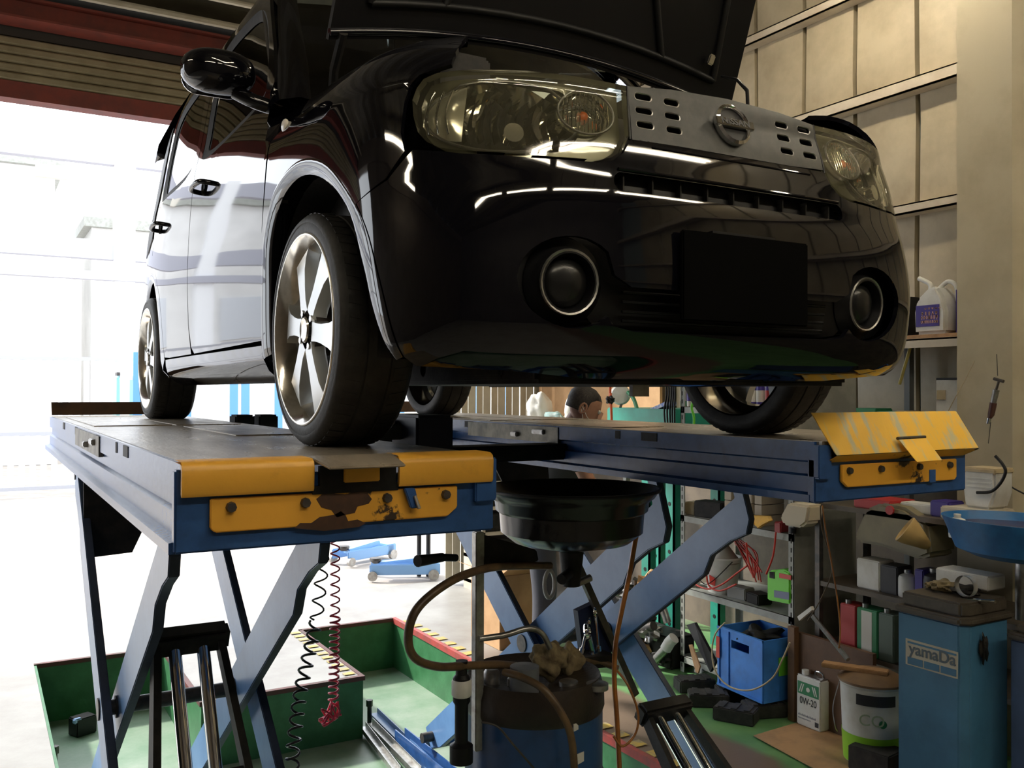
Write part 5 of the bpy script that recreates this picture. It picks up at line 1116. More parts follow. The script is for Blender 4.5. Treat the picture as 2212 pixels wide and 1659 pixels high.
# drain tray on its stand, right edge
tr = thing('drain_tray', 'bright blue drain tray with dark rusty oil at the right edge above the cabinets', 'tray', (2.15, -.1, .86))
tc = Vector((2.12, -.12, 0)); zt = 1.235
def ring(r, z, n=36): return [tc+Vector((r*.95*math.cos(2*PI*k/n), r*1.25*math.sin(2*PI*k/n), z)) for k in range(n)]
mb = MB(); mb.grid([ring(r, z) for r, z in ((.02, zt-.16), (.16, zt-.155), (.215, zt-.13), (.25, zt-.03), (.262, zt), (.252, zt), (.238, zt-.03), (.20, zt-.115), (.02, zt-.14))], closed=True); mb.build('tray_shell', M['tray_blue'], tr, smooth=40)
mb = MB(); mb.add(ring(.238, zt-.035), [tuple(range(36))]); mb.build('oil_surface', M['oil'], tr)
mb = MB(); mb.cyl(tc+Vector((0, 0, .83)), tc+Vector((0, 0, zt-.15)), .03, n=16); mb.build('tray_stem', M['steel'], tr)
q = at(2068, 1140, 'X', 2.05); bottle(q.x, q.y, zt-.10, .035, .10, 'white', 'white', 'plastic_cup', 'small white and blue bottle standing in the blue drain tray', cat='bottle', band='tray_blue')
rbox('white_bar', at(2120, 1142, 'X', 2.1), (.04, .22, .025), 'white', 'white plastic bar lying across the blue drain tray', 'bar', rz=5)
rbox('white_tub', at(2095, 1248, 'X', 2.05)-Vector((0, 0, .0)), (.12, .24, .06), 'white', 'white tub under the blue drain tray', 'tub')

# ------------------------------------------------------------ second rack against the column
r2k = thing('parts_rack', 'dark low rack with oily boards between the pail and the concrete column', 'shelf', (2.5, .4, 0))
for z in (.43, .755, 1.165):
    mb = MB(); mb.box((2.30, -.10, z-.025), (2.72, 1.12, z)); mb.build('board', mat('oily_board_%d' % int(z*100), (.12, .09, .06), .5, 0, (.06, .05, .04), 5), r2k)
for x_ in (2.31, 2.69):
    for y_ in (-.08, 1.10): mb = MB(); mb.box((x_-.015, y_-.015, 0), (x_+.015, y_+.015, 1.2)); mb.build('leg', M['dark_steel'], r2k)
for px0, px1, m1, lab in ((1814, 1848, 'label_red', 'red square oil can on the low rack board, left of the green one'), (1850, 1895, 'label_green', 'green and white square oil can on the low rack board'), (1897, 1930, mat('can_grey_green', (.10, .14, .11), .4), 'dull grey green can beside the green and white one')):
    x_ = 2.30; a_, b_ = at(px0, 1390, 'X', x_), at(px1, 1390, 'X', x_); z1 = at((px0+px1)/2, 1298, 'X', x_).z
    t = thing('square_can', lab, 'oil can', (x_+.05, (a_.y+b_.y)/2, .43), 'square cans on the low rack'); mb = MB(); mb.box((x_, b_.y, .43), (x_+.11, a_.y, .43+.235)); mb.build('can_body', M[m1] if isinstance(m1, str) else m1, t, bevel=.005)
    if m1 == 'label_green': mb = MB(); w_ = a_.y-b_.y; mb.box((x_-.002, b_.y+w_*.25, .44), (x_+.001, b_.y+w_*.75, .655)); mb.build('white_panel', M['paper'], t)
    mb = MB(); mb.cyl((x_+.03, a_.y-.03, .665), (x_+.03, a_.y-.03, .685), .015); mb.build('cap', M['steel'], t)
k = 0
for px, w_, h_, m_, lab in ((1880, .14, .15, 'white', 'pale box with a dark dot on the board under the beige container'), (1925, .10, .14, 'label_dark', 'dark box beside the pale box on the rack board'), (1955, .09, .13, 'white', 'white jar on the rack board under the yellow funnel'), (1990, .05, .15, 'label_purple', 'narrow dark blue can on the rack board'), (2012, .10, .16, mat('jar_dark', (.06, .06, .055), .3), 'dark round jar on the rack board under the tray')):
    q = at(px, 1230, 'X', 2.36); 
    if 'jar' in lab: bottle(2.38, q.y, .755, w_/2, h_, m_ if isinstance(m_, str) else 'label_dark', 'steel', 'jar', lab, cat='jar')
    else: rbox('small_box', (2.40, q.y, .755+h_/2), (.12, w_, h_), m_, lab, 'box')
t = thing('jerry_can', 'large translucent beige container lying tilted on the rack under the yellow flap', 'container', tuple(at(1910, 1180, 'X', 2.4)))
mb = MB(); mb.prism([at(1842, 1160, 'X', 2.30), at(1868, 1100, 'X', 2.30), at(1900, 1086, 'X', 2.30), at(1950, 1096, 'X', 2.30), at(2000, 1130, 'X', 2.30), at(2010, 1200, 'X', 2.30), at(1985, 1210, 'X', 2.30), at(1900, 1180, 'X', 2.30), at(1850, 1172, 'X', 2.30)], (.20, 0, 0)); mb.build('container_body', mat('container_beige', (.22, .19, .11), .45, 0, (.16, .13, .08), 4), t, bevel=.018, smooth=50)
q = at(1924, 1102, 'X', 2.29); mb = MB(); mb.cyl(q, q+Vector((-.012, 0, 0)), .022); mb.build('cap', M['label_red'], t)
t = thing('funnel', 'yellowish plastic funnel lying on its side against the beige container', 'funnel', tuple(at(1975, 1190, 'X', 2.2)))
a_ = at(1955, 1143, 'X', 2.17); b_ = at(2012, 1185, 'X', 2.24); dd = (b_-a_).normalized(); e1 = dd.orthogonal().normalized(); e2 = dd.cross(e1); mb = MB()
rows = [[a_+dd*h+(e1*math.cos(2*PI*k_/28)+e2*math.sin(2*PI*k_/28))*r_ for k_ in range(28)] for r_, h in ((.010, .13), (.022, .12), (.060, .03), (.068, .0), (.064, -.004), (.052, .02), (.015, .11))]
mb.grid(rows, closed=True); mb.build('funnel_cone', mat('funnel_yellow', (.50, .34, .13), .5, 0, (.42, .28, .1), 8), t, smooth=50)
q = at(2060, 1078, 'X', 2.45)
for px, w_, h_, d_, m_, lab, cat in ((1905, .22, .05, .2, 'label_red', 'flat red box on the upper rack board behind the yellow flap', 'box'), (1990, .20, .05, .1, 'white', 'pale roll on the upper rack board', 'roll'), (2040, .10, .075, .12, 'label_purple', 'dark purple box with a green mark on the upper rack board', 'box'), (2105, .24, .06, .2, 'cream', 'cream flat dish under the white container at the column', 'dish')):
    q = at(px, 1080, 'X', 2.40); rbox(cat if cat != 'box' else 'flat_box', (2.42, q.y, 1.165+h_/2), (d_, w_, h_), m_, lab, cat)
q = at(2135, 1020, 'X', 2.45); t = thing('white_canister', 'dirty white plastic canister with a black strap at the foot of the column', 'container', (q.x, q.y, 1.225))
mb = MB(); mb.prism([(q.x-.07, q.y-.075, 1.30), (q.x-.07, q.y-.05, 1.225), (q.x-.07, q.y+.07, 1.225), (q.x-.07, q.y+.08, 1.30), (q.x-.07, q.y+.075, 1.40), (q.x-.07, q.y-.075, 1.40)], (.14, 0, 0)); mb.build('canister_body', M['white'], t, bevel=.010)
mb = MB(); mb.box((q.x-.075, q.y-.08, 1.385), (q.x+.075, q.y+.08, 1.41)); mb.build('canister_lid', M['beige'], t, bevel=.006)
mb = MB()
for k_ in range(3): mb.box((q.x-.074, q.y-.06, 1.32+.02*k_), (q.x-.07, q.y+.06, 1.325+.02*k_))
o = mb.build('rib', M['white'], t); o['kind'] = 'stuff'
hose([at(*p, 'X', 2.36) for p in ((2150, 985), (2165, 1002), (2172, 1020), (2160, 1045), (2140, 1062), (2110, 1064))], .007, M['trim_black'], 'strap', t)
hose([at(*p, 'X', 2.72) for p in ((2165, 1040), (2190, 1055), (2215, 1068))], .004, M['trim_black'], 'black_cable', label='thin black cable running right from the white canister', cat='cable')
# hanging tool on the column
t = thing('hanging_puller', 'small black and chrome tool hanging on wire from the concrete column', 'tool', tuple(at(2140, 960, 'X', 2.70)))
g_ = lambda px, py: at(px, py, 'X', 2.715)
mb = MB(); mb.tube([g_(2153, 765), g_(2155, 812)], .0018, 6); mb.tube([g_(2140, 912), g_(2135, 958)], .0018, 6); mb.build('wire', M['dark_steel'], t)
mb = MB(); mb.tube([g_(2158, 822), g_(2150, 848)], .006, 8); mb.tube([g_(2147, 818), g_(2168, 824)], .008, 8); mb.build('hook', M['dark_steel'], t)
mb = MB(); mb.tube([g_(2152, 842), g_(2145, 872)], [.016, .014], 12); mb.build('upper_barrel', M['steel'], t)
mb = MB(); mb.tube([g_(2146, 870), g_(2141, 895), g_(2137, 905)], [.017, .016, .008], 12); mb.build('lower_barrel', mat('barrel_brown', (.08, .03, .025), .3), t)
mb = MB(); mb.tube([g_(2137, 903), g_(2135, 915)], .011, 12); mb.build('end_cap', M['chrome'], t)
hose([at(*p, 'X', 2.72) for p in ((2105, 780), (2085, 820), (2050, 885), (2040, 915))], .0022, M['beige'], 'string', label='thin pale string hanging from the column down to the left', cat='string')
# wall shelves
ws = thing('wall_shelf', 'plywood topped cream wall shelf on the right wall beside the column', 'shelf', (3.0, 1.3, 2.0))
mb = MB(); mb.box((2.85, .60, 2.045), (3.18, 1.9, 2.065)); mb.build('plywood_board', M['wood'], ws); mb = MB(); mb.box((2.85, .60, 1.995), (2.86, 1.9, 2.045)); mb.box((2.85, .60, 2.035), (3.1, 1.9, 2.044)); mb.build('edge_rail', bpy.data.materials['rail_cream'], ws)
for y_ in (1.10, 1.85): mb = MB(); mb.box((3.05, y_, 0), (3.09, y_+.035, 2.3)); mb.build('post', mat('post_grey', (.13, .14, .14), .5) if y_ < 1.2 else bpy.data.materials['post_grey'], ws)
mb = MB(); mb.box((2.88, .62, 1.585), (3.18, 1.9, 1.60)); mb.build('lower_board', M['rack'], ws)
q = at(2022, 690, 'X', 2.93); t = thing('detergent_jug', 'white plastic jug with a purple label on the plywood wall shelf', 'jug', (2.95, q.y, 2.065))
jy = q.y; mb = MB(); mb.prism([(2.88, jy+.10, 2.067), (2.88, jy+.105, 2.19), (2.88, jy+.09, 2.26), (2.88, jy+.03, 2.31), (2.88, jy-.03, 2.33), (2.88, jy-.07, 2.27), (2.88, jy-.095, 2.19), (2.88, jy-.095, 2.067)], (.14, 0, 0)); mb.build('jug_body', M['white'], t, bevel=.018, smooth=50)
mb = MB(); mb.box((2.876, jy-.055, 2.11), (2.88, jy+.085, 2.225)); mb.build('purple_label', M['label_purple'], t)
mb = MB(); rnd = random.Random(5)                         # the print is too blurred to read: short strokes in its rows and colours
for row, (zz, n_s, hh) in enumerate(((2.205, 5, .008), (2.18, 5, .018), (2.158, 7, .020), (2.134, 8, .016))):
    for k_ in range(n_s):
        yy = jy+.055-.105*(k_+.5)/n_s+(.0 if row != 0 else -.02); mb.box((2.8745, yy-.0035, zz-hh/2), (2.876, yy+.0035, zz+hh/2)); mb.box((2.8745, yy-.006, zz+hh*rnd.uniform(-.4, .4)-.0015), (2.876, yy+.006, zz+hh*rnd.uniform(-.4, .4)+.0025))
o = mb.build('label_print', mat('print_pink', (.55, .32, .30), .5), t, smooth=0); o['kind'] = 'stuff'
mb = MB(); mb.tube(spline([(2.95, jy-.01, 2.32), (2.95, jy-.06, 2.35), (2.95, jy-.105, 2.32), (2.95, jy-.115, 2.24)], 6), .012, 10); mb.build('jug_handle', M['white'], t, smooth=60)
mb = MB(); mb.tube(spline([(2.95, jy+.05, 2.30), (2.95, jy+.05, 2.345), (2.95, jy+.12, 2.385)], 6), .013, 10); mb.build('pour_spout', M['white'], t, smooth=60)
q = at(2072, 650, 'X', 2.95); rbox('purple_carton', (3.0, q.y-.05, 2.065+.12), (.14, .12, .24), 'label_purple', 'dark purple carton half hidden behind the column on the plywood shelf', 'carton')
rbox('black_box', (2.95, at(1968, 660, 'X', 2.93).y+.02, 2.065+.11), (.12, .05, .22), 'trim_black', 'narrow black bottle left of the white jug on the plywood shelf', 'bottle')
q = at(2056, 870, 'X', 2.92); rbox('white_carton', (2.98, q.y, 1.60+.11), (.16, .16, .22), 'white', 'white carton with a small tan label left of the column', 'carton', bev=.003); rbox('dark_lid', (2.98, q.y, 1.825), (.16, .16, .012), 'label_dark', 'dark flat tray on top of the white carton by the column', 'tray', bev=.002)
rbox('tan_note', (2.895, q.y+.045, 1.74), (.004, .05, .05), 'beige', 'small tan label stuck on the white carton by the column', 'label', bev=0)
for px, w_, h_, m_, lab in ((1875, .18, .06, 'label_green', 'dark green flat case on the lower wall shelf, left one'), (1915, .2, .045, 'turq', 'teal flat case on the lower wall shelf behind the yellow flap'), (1955, .06, .05, 'beige', 'small beige jar on the lower wall shelf'), (2015, .12, .05, 'label_dark', 'dark flat box on the lower wall shelf near the white carton')):
    q = at(px, 885, 'X', 2.95); rbox('flat_case', (2.98, q.y, 1.60+h_/2), (.15, w_, h_), m_, lab, 'case')
mb = MB(); mb.tube([at(1968, 745, 'X', 2.90), at(1943, 830, 'X', 2.90)], .009, 8); tag(mb.build('yellow_rod', mat('rod_yellow', (.45, .38, .10), .4)), 'thin yellow rod hanging below the plywood wall shelf', 'rod')
# leaning bars and hanging cables by the rack
mb = MB(); mb.prism([at(1722, 1332, 'X', 2.2), at(1751, 1310, 'X', 2.2), at(1754, 1318, 'X', 2.2), at(1726, 1341, 'X', 2.2)], (.02, 0, 0)); tag(mb.build('pale_stick', M['paper']), 'short pale stick poking out from the right rack upright', 'stick')
mb = MB(); mb.tube([at(1755, 1330, 'X', 2.18), at(1832, 1425, 'X', 2.10)], .012, 6); tag(mb.build('steel_bar', M['steel']), 'thin steel bar leaning between the rack and the red can', 'bar')
hose([at(*p, 'X', 1.24) for p in ((1776, 1092), (1784, 1150), (1795, 1210), (1808, 1290), (1815, 1360), (1812, 1400))], .003, M['orange_hose'], 'orange_cable', label='thin orange cable hanging from the right runway, right one', cat='cable')
hose([at(*p, 'X', 1.24) for p in ((1772, 1092), (1775, 1140), (1792, 1200), (1796, 1240), (1770, 1300), (1745, 1340))], .0022, M['brown_hose'], 'brown_cable', label='thin brown cable hanging from the right runway, left one', cat='cable')

# ============================================================ REAR CORNER
t = thing('strip_curtain', 'cream vertical strip curtain at the rear opening beyond the rear wheel', 'curtain', (2.7, 5.3, 0))
for i in range(14):
    mb = MB(); x_ = 2.12+.078*i; y_ = 5.22+.015*(i % 2)
    mb.prism([(x_, y_, .05), (x_+.072, y_+.01*(-1)**i, .05), (x_+.072, y_+.01*(-1)**i, 3.75), (x_, y_, 3.75)], (0, .004, 0)); mb.build('strip', mat('strip_cream', (.62, .58, .46), .4, 0, (.5, .46, .36), 3) if i == 0 else bpy.data.materials['strip_cream'], t)
mb = MB(); mb.cyl((2.1, 5.24, 3.77), (3.2, 5.24, 3.77), .02); mb.build('curtain_rail', M['steel'], t)
# turquoise press frame
t = thing('workshop_press', 'turquoise steel press cabinet with drilled legs behind the steel rack', 'press', (2.7, 2.85, 0))
mb = MB(); mb.box((2.46, 2.45, 1.28), (2.92, 3.22, 1.635)); mb.build('press_body', M['turq'], t, bevel=.008)
mb = MB(); mb.box((2.452, 2.50, 1.30), (2.458, 2.58, 1.63)); mb.build('side_strip', M['turq'], t)
for x_ in (2.46, 2.86):
    for y_ in ((2.46, 2.72) if x_ < 2.5 else (2.46, 3.1)):
        mb = MB(); mb.box((x_, y_, 0), (x_+.012, y_+.085, 1.28)); mb.box((x_, y_, 0), (x_+.06, y_+.012, 1.28)); lg = mb.build('leg', M['turq'], t)
        mb = MB()
        for k in range(7): mb.cyl((x_-.002, y_+.045, .2+.16*k), (x_+.001, y_+.045, .2+.16*k), .014, n=12)
        o = mb.build('leg_hole', M['dirty_black'], lg); o['kind'] = 'stuff'
q = at(1340, 853, 'X', 2.5); t = thing('work_lamp', 'round white work lamp on a green arm above the turquoise press', 'lamp', tuple(q))
mb = MB(); n_ = (CAM-q).normalized(); rot = n_.to_track_quat('Z', 'Y').to_matrix(); mb.lathe([(0, .004), (.062, .002), (.075, -.012), (.06, -.05), (0, -.07)], n=28); mb.v = [rot @ p*Vector((1, 1, 1)).x+q for p in mb.v]; mb.build('lamp_head', M['white'], t, smooth=40)
mb = MB(); mb.tube(spline([q+Vector((.03, -.05, .02)), q+Vector((.03, -.12, -.03)), q+Vector((.02, -.2, -.16)), q+Vector((.02, -.22, -.22))], 6), .014, 8); mb.build('lamp_arm', M['label_green'], t)
mb = MB(); mb.tube([q+Vector((.02, .01, -.06)), Vector((q.x, q.y, 1.636))], .01, 8); mb.build('stem', M['dark_steel'], t)
c = hose([at(1318, 800, 'X', 2.2)+Vector((0, 0, 2.6)), at(1318, 800, 'X', 2.2), at(1319, 850, 'X', 2.2), at(1321, 905, 'X', 2.2), at(1321, 960, 'X', 2.2)], .009, mat('orange_cable', (.72, .12, .03), .4), 'extension_cable', label='orange cord with a black knot hanging beside the mechanic', cat='cable')
mb = MB(); mb.blob(at(1318, 864, 'X', 2.2), .03, (1, 1, .9), 3, .3); kn = mb.build('cord_knot', M['trim_black'], c, smooth=50)
for v in kn.data.vertices: pass
for i, x0_ in enumerate((1438, 1443, 1448, 1452, 1456)):
    w5 = ('leftmost', 'second from left', 'middle', 'second from right', 'rightmost')[i]
    hose([at(x0_, 800, 'X', 2.24), at(x0_+2, 850, 'X', 2.24), at(x0_-3+i, 890, 'X', 2.24), at(x0_+2, 945, 'X', 2.24)], .006, M['trim_black'], 'black_cable', label=w5+' black cable of the bunch hanging before the left rack upright', cat='cable', group='black cables by the rack upright')
mb = MB(); mb.prism([at(1400, 884, 'X', 2.5), at(1436, 868, 'X', 2.5), at(1437, 876, 'X', 2.5), at(1407, 890, 'X', 2.5)], (.1, 0, 0)); tag(mb.build('blue_booklet', mat('blue_print', (.10, .16, .45), .5, 0, (.5, .5, .5), 40)), 'blue and white booklet lying tilted on the turquoise press', 'booklet')
t = thing('plywood_sheet', 'brown plywood sheet on the right wall behind the mechanic', 'board', (3.16, 4.3, 1.3)); mb = MB(); mb.box((3.065, 3.35, 1.2), (3.09, 5.15, 2.3)); mb.build('sheet', M['cardboard'], t)
# bench with bags
t = thing('work_bench', 'pale bench with plain legs in the rear corner behind the mechanic', 'bench', (2.7, 4.4, 0))
mb = MB(); mb.box((2.50, 3.7, 1.42), (3.06, 5.1, 1.46)); mb.build('bench_top', M['cream'], t)
for x_ in (2.53, 3.03):
    for y_ in (3.73, 5.05): mb = MB(); mb.box((x_-.02, y_-.02, 0), (x_+.02, y_+.02, 1.42)); mb.build('leg', M['rack'], t)
for i, (px, py, r_, s_, m_, lab) in enumerate(((1165, 855, .10, (1, 1, 1.5), 'paper', 'tall white paper bag at the left of the rear bench'), (1222, 860, .09, (1, 1, 1.5), 'paper', 'tall white paper bag beside the mechanic head'), (1195, 868, .08, (1, 1.4, .8), mat('teal_cloth', (.12, .25, .24), .7, 0, (.4, .45, .42), 18), 'crumpled teal and white cloth between the two paper bags'), (1180, 890, .10, (1, 1.8, .5), 'beige', 'tan crumpled cloth in front of the paper bags on the rear bench'))):
    q = at(px, py, 'X', 2.62); mb = MB(); mb.blob((q.x+.1*(i % 2), q.y, 1.46+r_*s_[2]*.9), r_, s_, 11+i, .18, 14); tag(mb.build(('paper_bag' if i < 2 else 'cloth'), M[m_] if isinstance(m_, str) else m_, smooth=50), lab, 'bag' if i < 2 else 'cloth')
# drawer rack, cardboard box, poles, junk on the floor
t = thing('drawer_rack', 'cream open rack with dark drawers near the strip curtain', 'shelf', (2.0, 5.0, 0))
a_ = at(945, 1245, 'Z', 0); b_ = at(990, 1240, 'Z', 0); x0_, x1_, y_ = a_.x, a_.x+.42, min(a_.y, 4.7)
for xx in (x0_, x1_): mb = MB(); mb.box((xx, y_, 0), (xx+.03, y_+.35, 1.35)); mb.build('side_panel', M['cream'], t)
for k in range(6):
    z_ = .06+.22*k; mb = MB(); mb.box((x0_, y_, z_), (x1_+.03, y_+.35, z_+.03)); mb.build('rack_board', M['cream'], t)
    if k < 5: mb = MB(); mb.box((x0_+.04, y_+.02, z_+.032), (x1_-.01, y_+.3, z_+.032+.15)); mb.build('drawer', M['dirty_black'], t, bevel=.006)
t = thing('cardboard_box', 'open brown cardboard box on the floor behind the pit, seen through the arms', 'box', tuple(at(1085, 1405, 'Z', 0)))
c = at(1085, 1405, 'Z', 0)
mb = MB(); mb.box((c.x-.02, c.y, .0), (c.x+.30, c.y+.42, .50)); mb.build('box_body', M['cardboard'], t, bevel=.003)
mb = MB(); mb.prism([(c.x-.02, c.y, .50), (c.x+.3, c.y, .50), (c.x+.3, c.y-.10, .56), (c.x-.02, c.y-.10, .56)], (0, .004, .0)); mb.prism([(c.x-.02, c.y, .50), (c.x-.02, c.y+.42, .50), (c.x-.12, c.y+.42, .54), (c.x-.12, c.y, .54)], (0, 0, .004)); mb.build('box_flap', M['cardboard'], t)
t = thing('trestle', 'black two-legged stand near the cream drawer rack', 'stand', tuple(at(915, 1245, 'Z', 0)))
for px in (905, 925): q = at(px, 1245, 'Z', 0); mb = MB(); mb.tube([q, q+Vector((0, 0, 1.2))], .022, 8); mb.build('leg', M['trim_black'], t)
q = at(915, 1245, 'Z', 0); mb = MB(); mb.cbox(q+Vector((0, 0, 1.2)), (.3, .3, .03)); mb.build('stand_top', M['trim_black'], t)
def jack(px, py, rz, label):
    c = at(px, py, 'Z', 0); t = thing('floor_jack', label, 'jack', tuple(c), 'trolley jacks outside'); Rm = R(0, 0, rz)
    def bx(cc, sz, m, nm, rx=0, ry=0): mb = MB(); mb.cbox(c+Rm @ Vector(cc), sz, Rm @ R(rx, ry, 0)); return mb.build(nm, M[m], t, bevel=.008)
    lb = mat('jack_pale_blue', (.22, .42, .75), .35) if 'jack_pale_blue' not in bpy.data.materials else bpy.data.materials['jack_pale_blue']; M['jack'] = lb
    for s_ in (-1, 1): bx((0, s_*.12, .10), (.62, .02, .10), 'jack', 'side_plate')
    bx((-.02, 0, .15), (.42, .10, .05), 'jack', 'lift_arm', 0, -6); bx((.28, 0, .10), (.12, .26, .11), 'jack', 'rear_block')
    mb = MB(); q = c+Rm @ Vector((-.26, 0, .17)); mb.lathe([(0, .02), (.055, .02), (.06, 0), (.03, -.03)], q, n=16); mb.build('saddle', M['dark_steel'], t)
    for ex, r_ in ((-.28, .045), (.28, .05)):
        for s_ in (-1, 1): mb = MB(); q = c+Rm @ Vector((ex, s_*.14, r_)); mb.cyl(q-Rm @ Vector((0, .018, 0)), q+Rm @ Vector((0, .018, 0)), r_, n=16); mb.build('wheel', M['steel'], t)
jack(785, 1212, 20, 'pale blue trolley jack outside the rear opening, farther and left one')
jack(872, 1248, -25, 'pale blue trolley jack nearer the drawer rack, right one')
for i, (px, py, pts, r_, m_, lab) in enumerate(((1400, 1450, ((1398, 1450), (1440, 1400)), .028, 'steel', 'steel pipe pointing down left on the floor beside the rack'), (1440, 1395, ((1438, 1402), (1456, 1378)), .036, 'white', 'thick white pipe end on the steel pipe'),
        (1390, 1330, ((1345, 1345), (1400, 1310)), .035, 'steel', 'grey exhaust pipe in the scrap heap, upper one'), (1380, 1360, ((1350, 1380), (1412, 1352)), .03, 'dark_steel', 'dark pipe in the scrap heap below the grey one'), (1420, 1330, ((1425, 1300), (1442, 1345)), .025, 'steel', 'short steel tube standing between the turquoise legs'))):
    mb = MB(); z_ = None; a_, b_ = at(*pts[0], 'X', 2.14), at(*pts[1], 'X', 2.16); mb.tube([a_, (a_+b_)/2+Vector((0, 0, .01)), b_], r_, 12); tag(mb.build('pipe', M[m_], smooth=50), lab, 'pipe')
rnd = random.Random(33)
mats_ = ['steel', 'dark_steel', 'cardboard', 'dirty_black', 'beige', 'rubber', 'steel', 'dark_steel']
adj = ['grey', 'dark', 'tan', 'oily black', 'beige', 'black rubber', 'bright', 'dull']
rows_ = [(1350, 1278), (1378, 1268), (1405, 1262), (1345, 1310), (1372, 1300), (1402, 1296), (1362, 1338), (1394, 1340), (1408, 1368), (1366, 1392), (1390, 1400), (1430, 1420)]
pos = ['top left', 'top middle', 'top right', 'upper left', 'upper middle', 'upper right', 'middle left', 'middle right', 'right edge', 'lower left', 'lower right', 'bottom right']
for i, (px, py) in enumerate(rows_):
    q = at(px, py, 'X', 2.19); mb = MB(); k = i % 8; mb.blob(q, rnd.uniform(.045, .065), (rnd.uniform(.8, 1.4), rnd.uniform(.7, 1.3), rnd.uniform(.6, 1.1)), i, .55, 7)
    tag(mb.build('scrap_part', M[mats_[k]], smooth=0), f'{adj[k]} part at the {pos[i]} of the scrap heap left of the turquoise legs', 'scrap', 'scrap heap beyond the right lift arms')
mb = MB(); mb.box((2.22, 2.2, 0), (2.42, 3.4, .20)); tag(mb.build('oily_crate', M['dirty_black'], bevel=.01), 'low black oily crate under the scrap heap', 'crate')

# ============================================================ THE MECHANIC
def skin_body(name, joints, bones, m, parent, levels=2):
    me = bpy.data.meshes.new(name); me.from_pydata([j[0] for j in joints], bones, []); o = bpy.data.objects.new(name, me); COL.objects.link(o)
    md = o.modifiers.new('skin', 'SKIN'); md.use_smooth_shade = True
    for i, v in enumerate(me.skin_vertices[0].data):
        r_ = joints[i][1]; v.radius = (r_, r_) if not isinstance(r_, tuple) else r_; v.use_root = (i == 0)
    sd = o.modifiers.new('sub', 'SUBSURF'); sd.levels = levels; sd.render_levels = levels
    dg = bpy.context.evaluated_depsgraph_get(); m2 = bpy.data.meshes.new_from_object(o.evaluated_get(dg)); bpy.data.objects.remove(o)
    m2.materials.clear(); m2.materials.append(m); m2.polygons.foreach_set('use_smooth', [True]*len(m2.polygons))
    off = Vector((0, 0, 0)) if parent is None else LOC[parent.name]
    o2 = bpy.data.objects.new(name, m2); COL.objects.link(o2)
    for v in m2.vertices: v.co -= off
    o2.parent = parent; return o2
head = away(1262, 880, 5.45); neck = away(1232, 915, 5.50); hip = away(1168, 1092, 5.75); foot = at(1166, 1440, 'Z', 0)
mech = thing('person', 'person in a black T-shirt and dark trousers bending over behind the right runway', 'person', (foot.x, foot.y, 0))
fwd = Vector((.82, -.45, 0)).normalized(); lat = Vector((-fwd.y, fwd.x, 0))      # leaning towards the rack
hip.z = .93; hip.x = foot.x; hip.y = foot.y
chest = neck.lerp(hip, .32); belly = neck.lerp(hip, .68)
sl, sr = neck+lat*.19-Vector((0, 0, .09))-fwd*.02, neck-lat*.19-Vector((0, 0, .09))-fwd*.02
def arm_j(sh, s_): return [sh, sh+fwd*.12-Vector((0, 0, .26)), sh+fwd*.34-Vector((0, 0, .36))]
j = [(hip, .13), (belly, .125), (chest, .14), (neck-fwd*.02-Vector((0, 0, .03)), .065), (neck.lerp(head, .5), .055), (sl, .065), (sr, .065)]
al, ar_ = arm_j(sl, 1), arm_j(sr, -1)
hd = {}
kl, kr = hip+lat*.10+fwd*.05-Vector((0, 0, .45)), hip-lat*.10+fwd*.02-Vector((0, 0, .45)); fl_, fr_ = Vector((hip.x, hip.y, .08))+lat*.12, Vector((hip.x, hip.y, .08))-lat*.12
J = [(hip, .12), (belly, .115), (chest, .125), (neck-Vector((0, 0, .03)), .062), (neck.lerp(head, .45), .055), (head-Vector((0, 0, .02)), .075), (sl, .058), (al[1], .045), (al[2], .032), (sr, .058), (ar_[1], .045), (ar_[2], .032), (hip+lat*.09-Vector((0, 0, .06)), .085), (kl, .058), (fl_, .04), (hip-lat*.09-Vector((0, 0, .06)), .085), (kr, .058), (fr_, .04)]
B = [(0, 1), (1, 2), (2, 3), (3, 4), (4, 5), (2, 6), (6, 7), (7, 8), (2, 9), (9, 10), (10, 11), (0, 12), (12, 13), (13, 14), (0, 15), (15, 16), (16, 17)]
body = skin_body('body', J, B, M['skin'], mech)
# head shape: skull, jaw, ear, nose
rx = Matrix((fwd, lat, Vector((0, 0, 1)))).transposed() @ Matrix.Rotation(math.radians(24), 3, 'Y')
def hv(x, y, z): return head+rx @ Vector((x, y, z))
mb = MB(); rows = []
prof = [(-.135, .02, .03, .055), (-.12, .045, .045, .045), (-.09, .065, .058, .03), (-.05, .082, .066, .012), (-.01, .094, .073, .0), (.03, .100, .077, -.004), (.07, .094, .074, -.008), (.10, .072, .058, -.010), (.118, .035, .03, -.010), (.121, .004, .004, -.010)]
for z, a, b, cx in prof: rows.append([hv(cx+a*math.cos(2*PI*k/24), b*math.sin(2*PI*k/24), z) for k in range(24)])
mb.grid(rows, closed=True); hdm = mb.build('head', M['skin'], mech, smooth=80)
mb = MB(); mb.prism([hv(.095, .014, -.03), hv(.095, -.014, -.03), hv(.094, 0, .02)], rx @ Vector((.024, 0, -.004))); mb.build('nose', M['skin'], hdm)
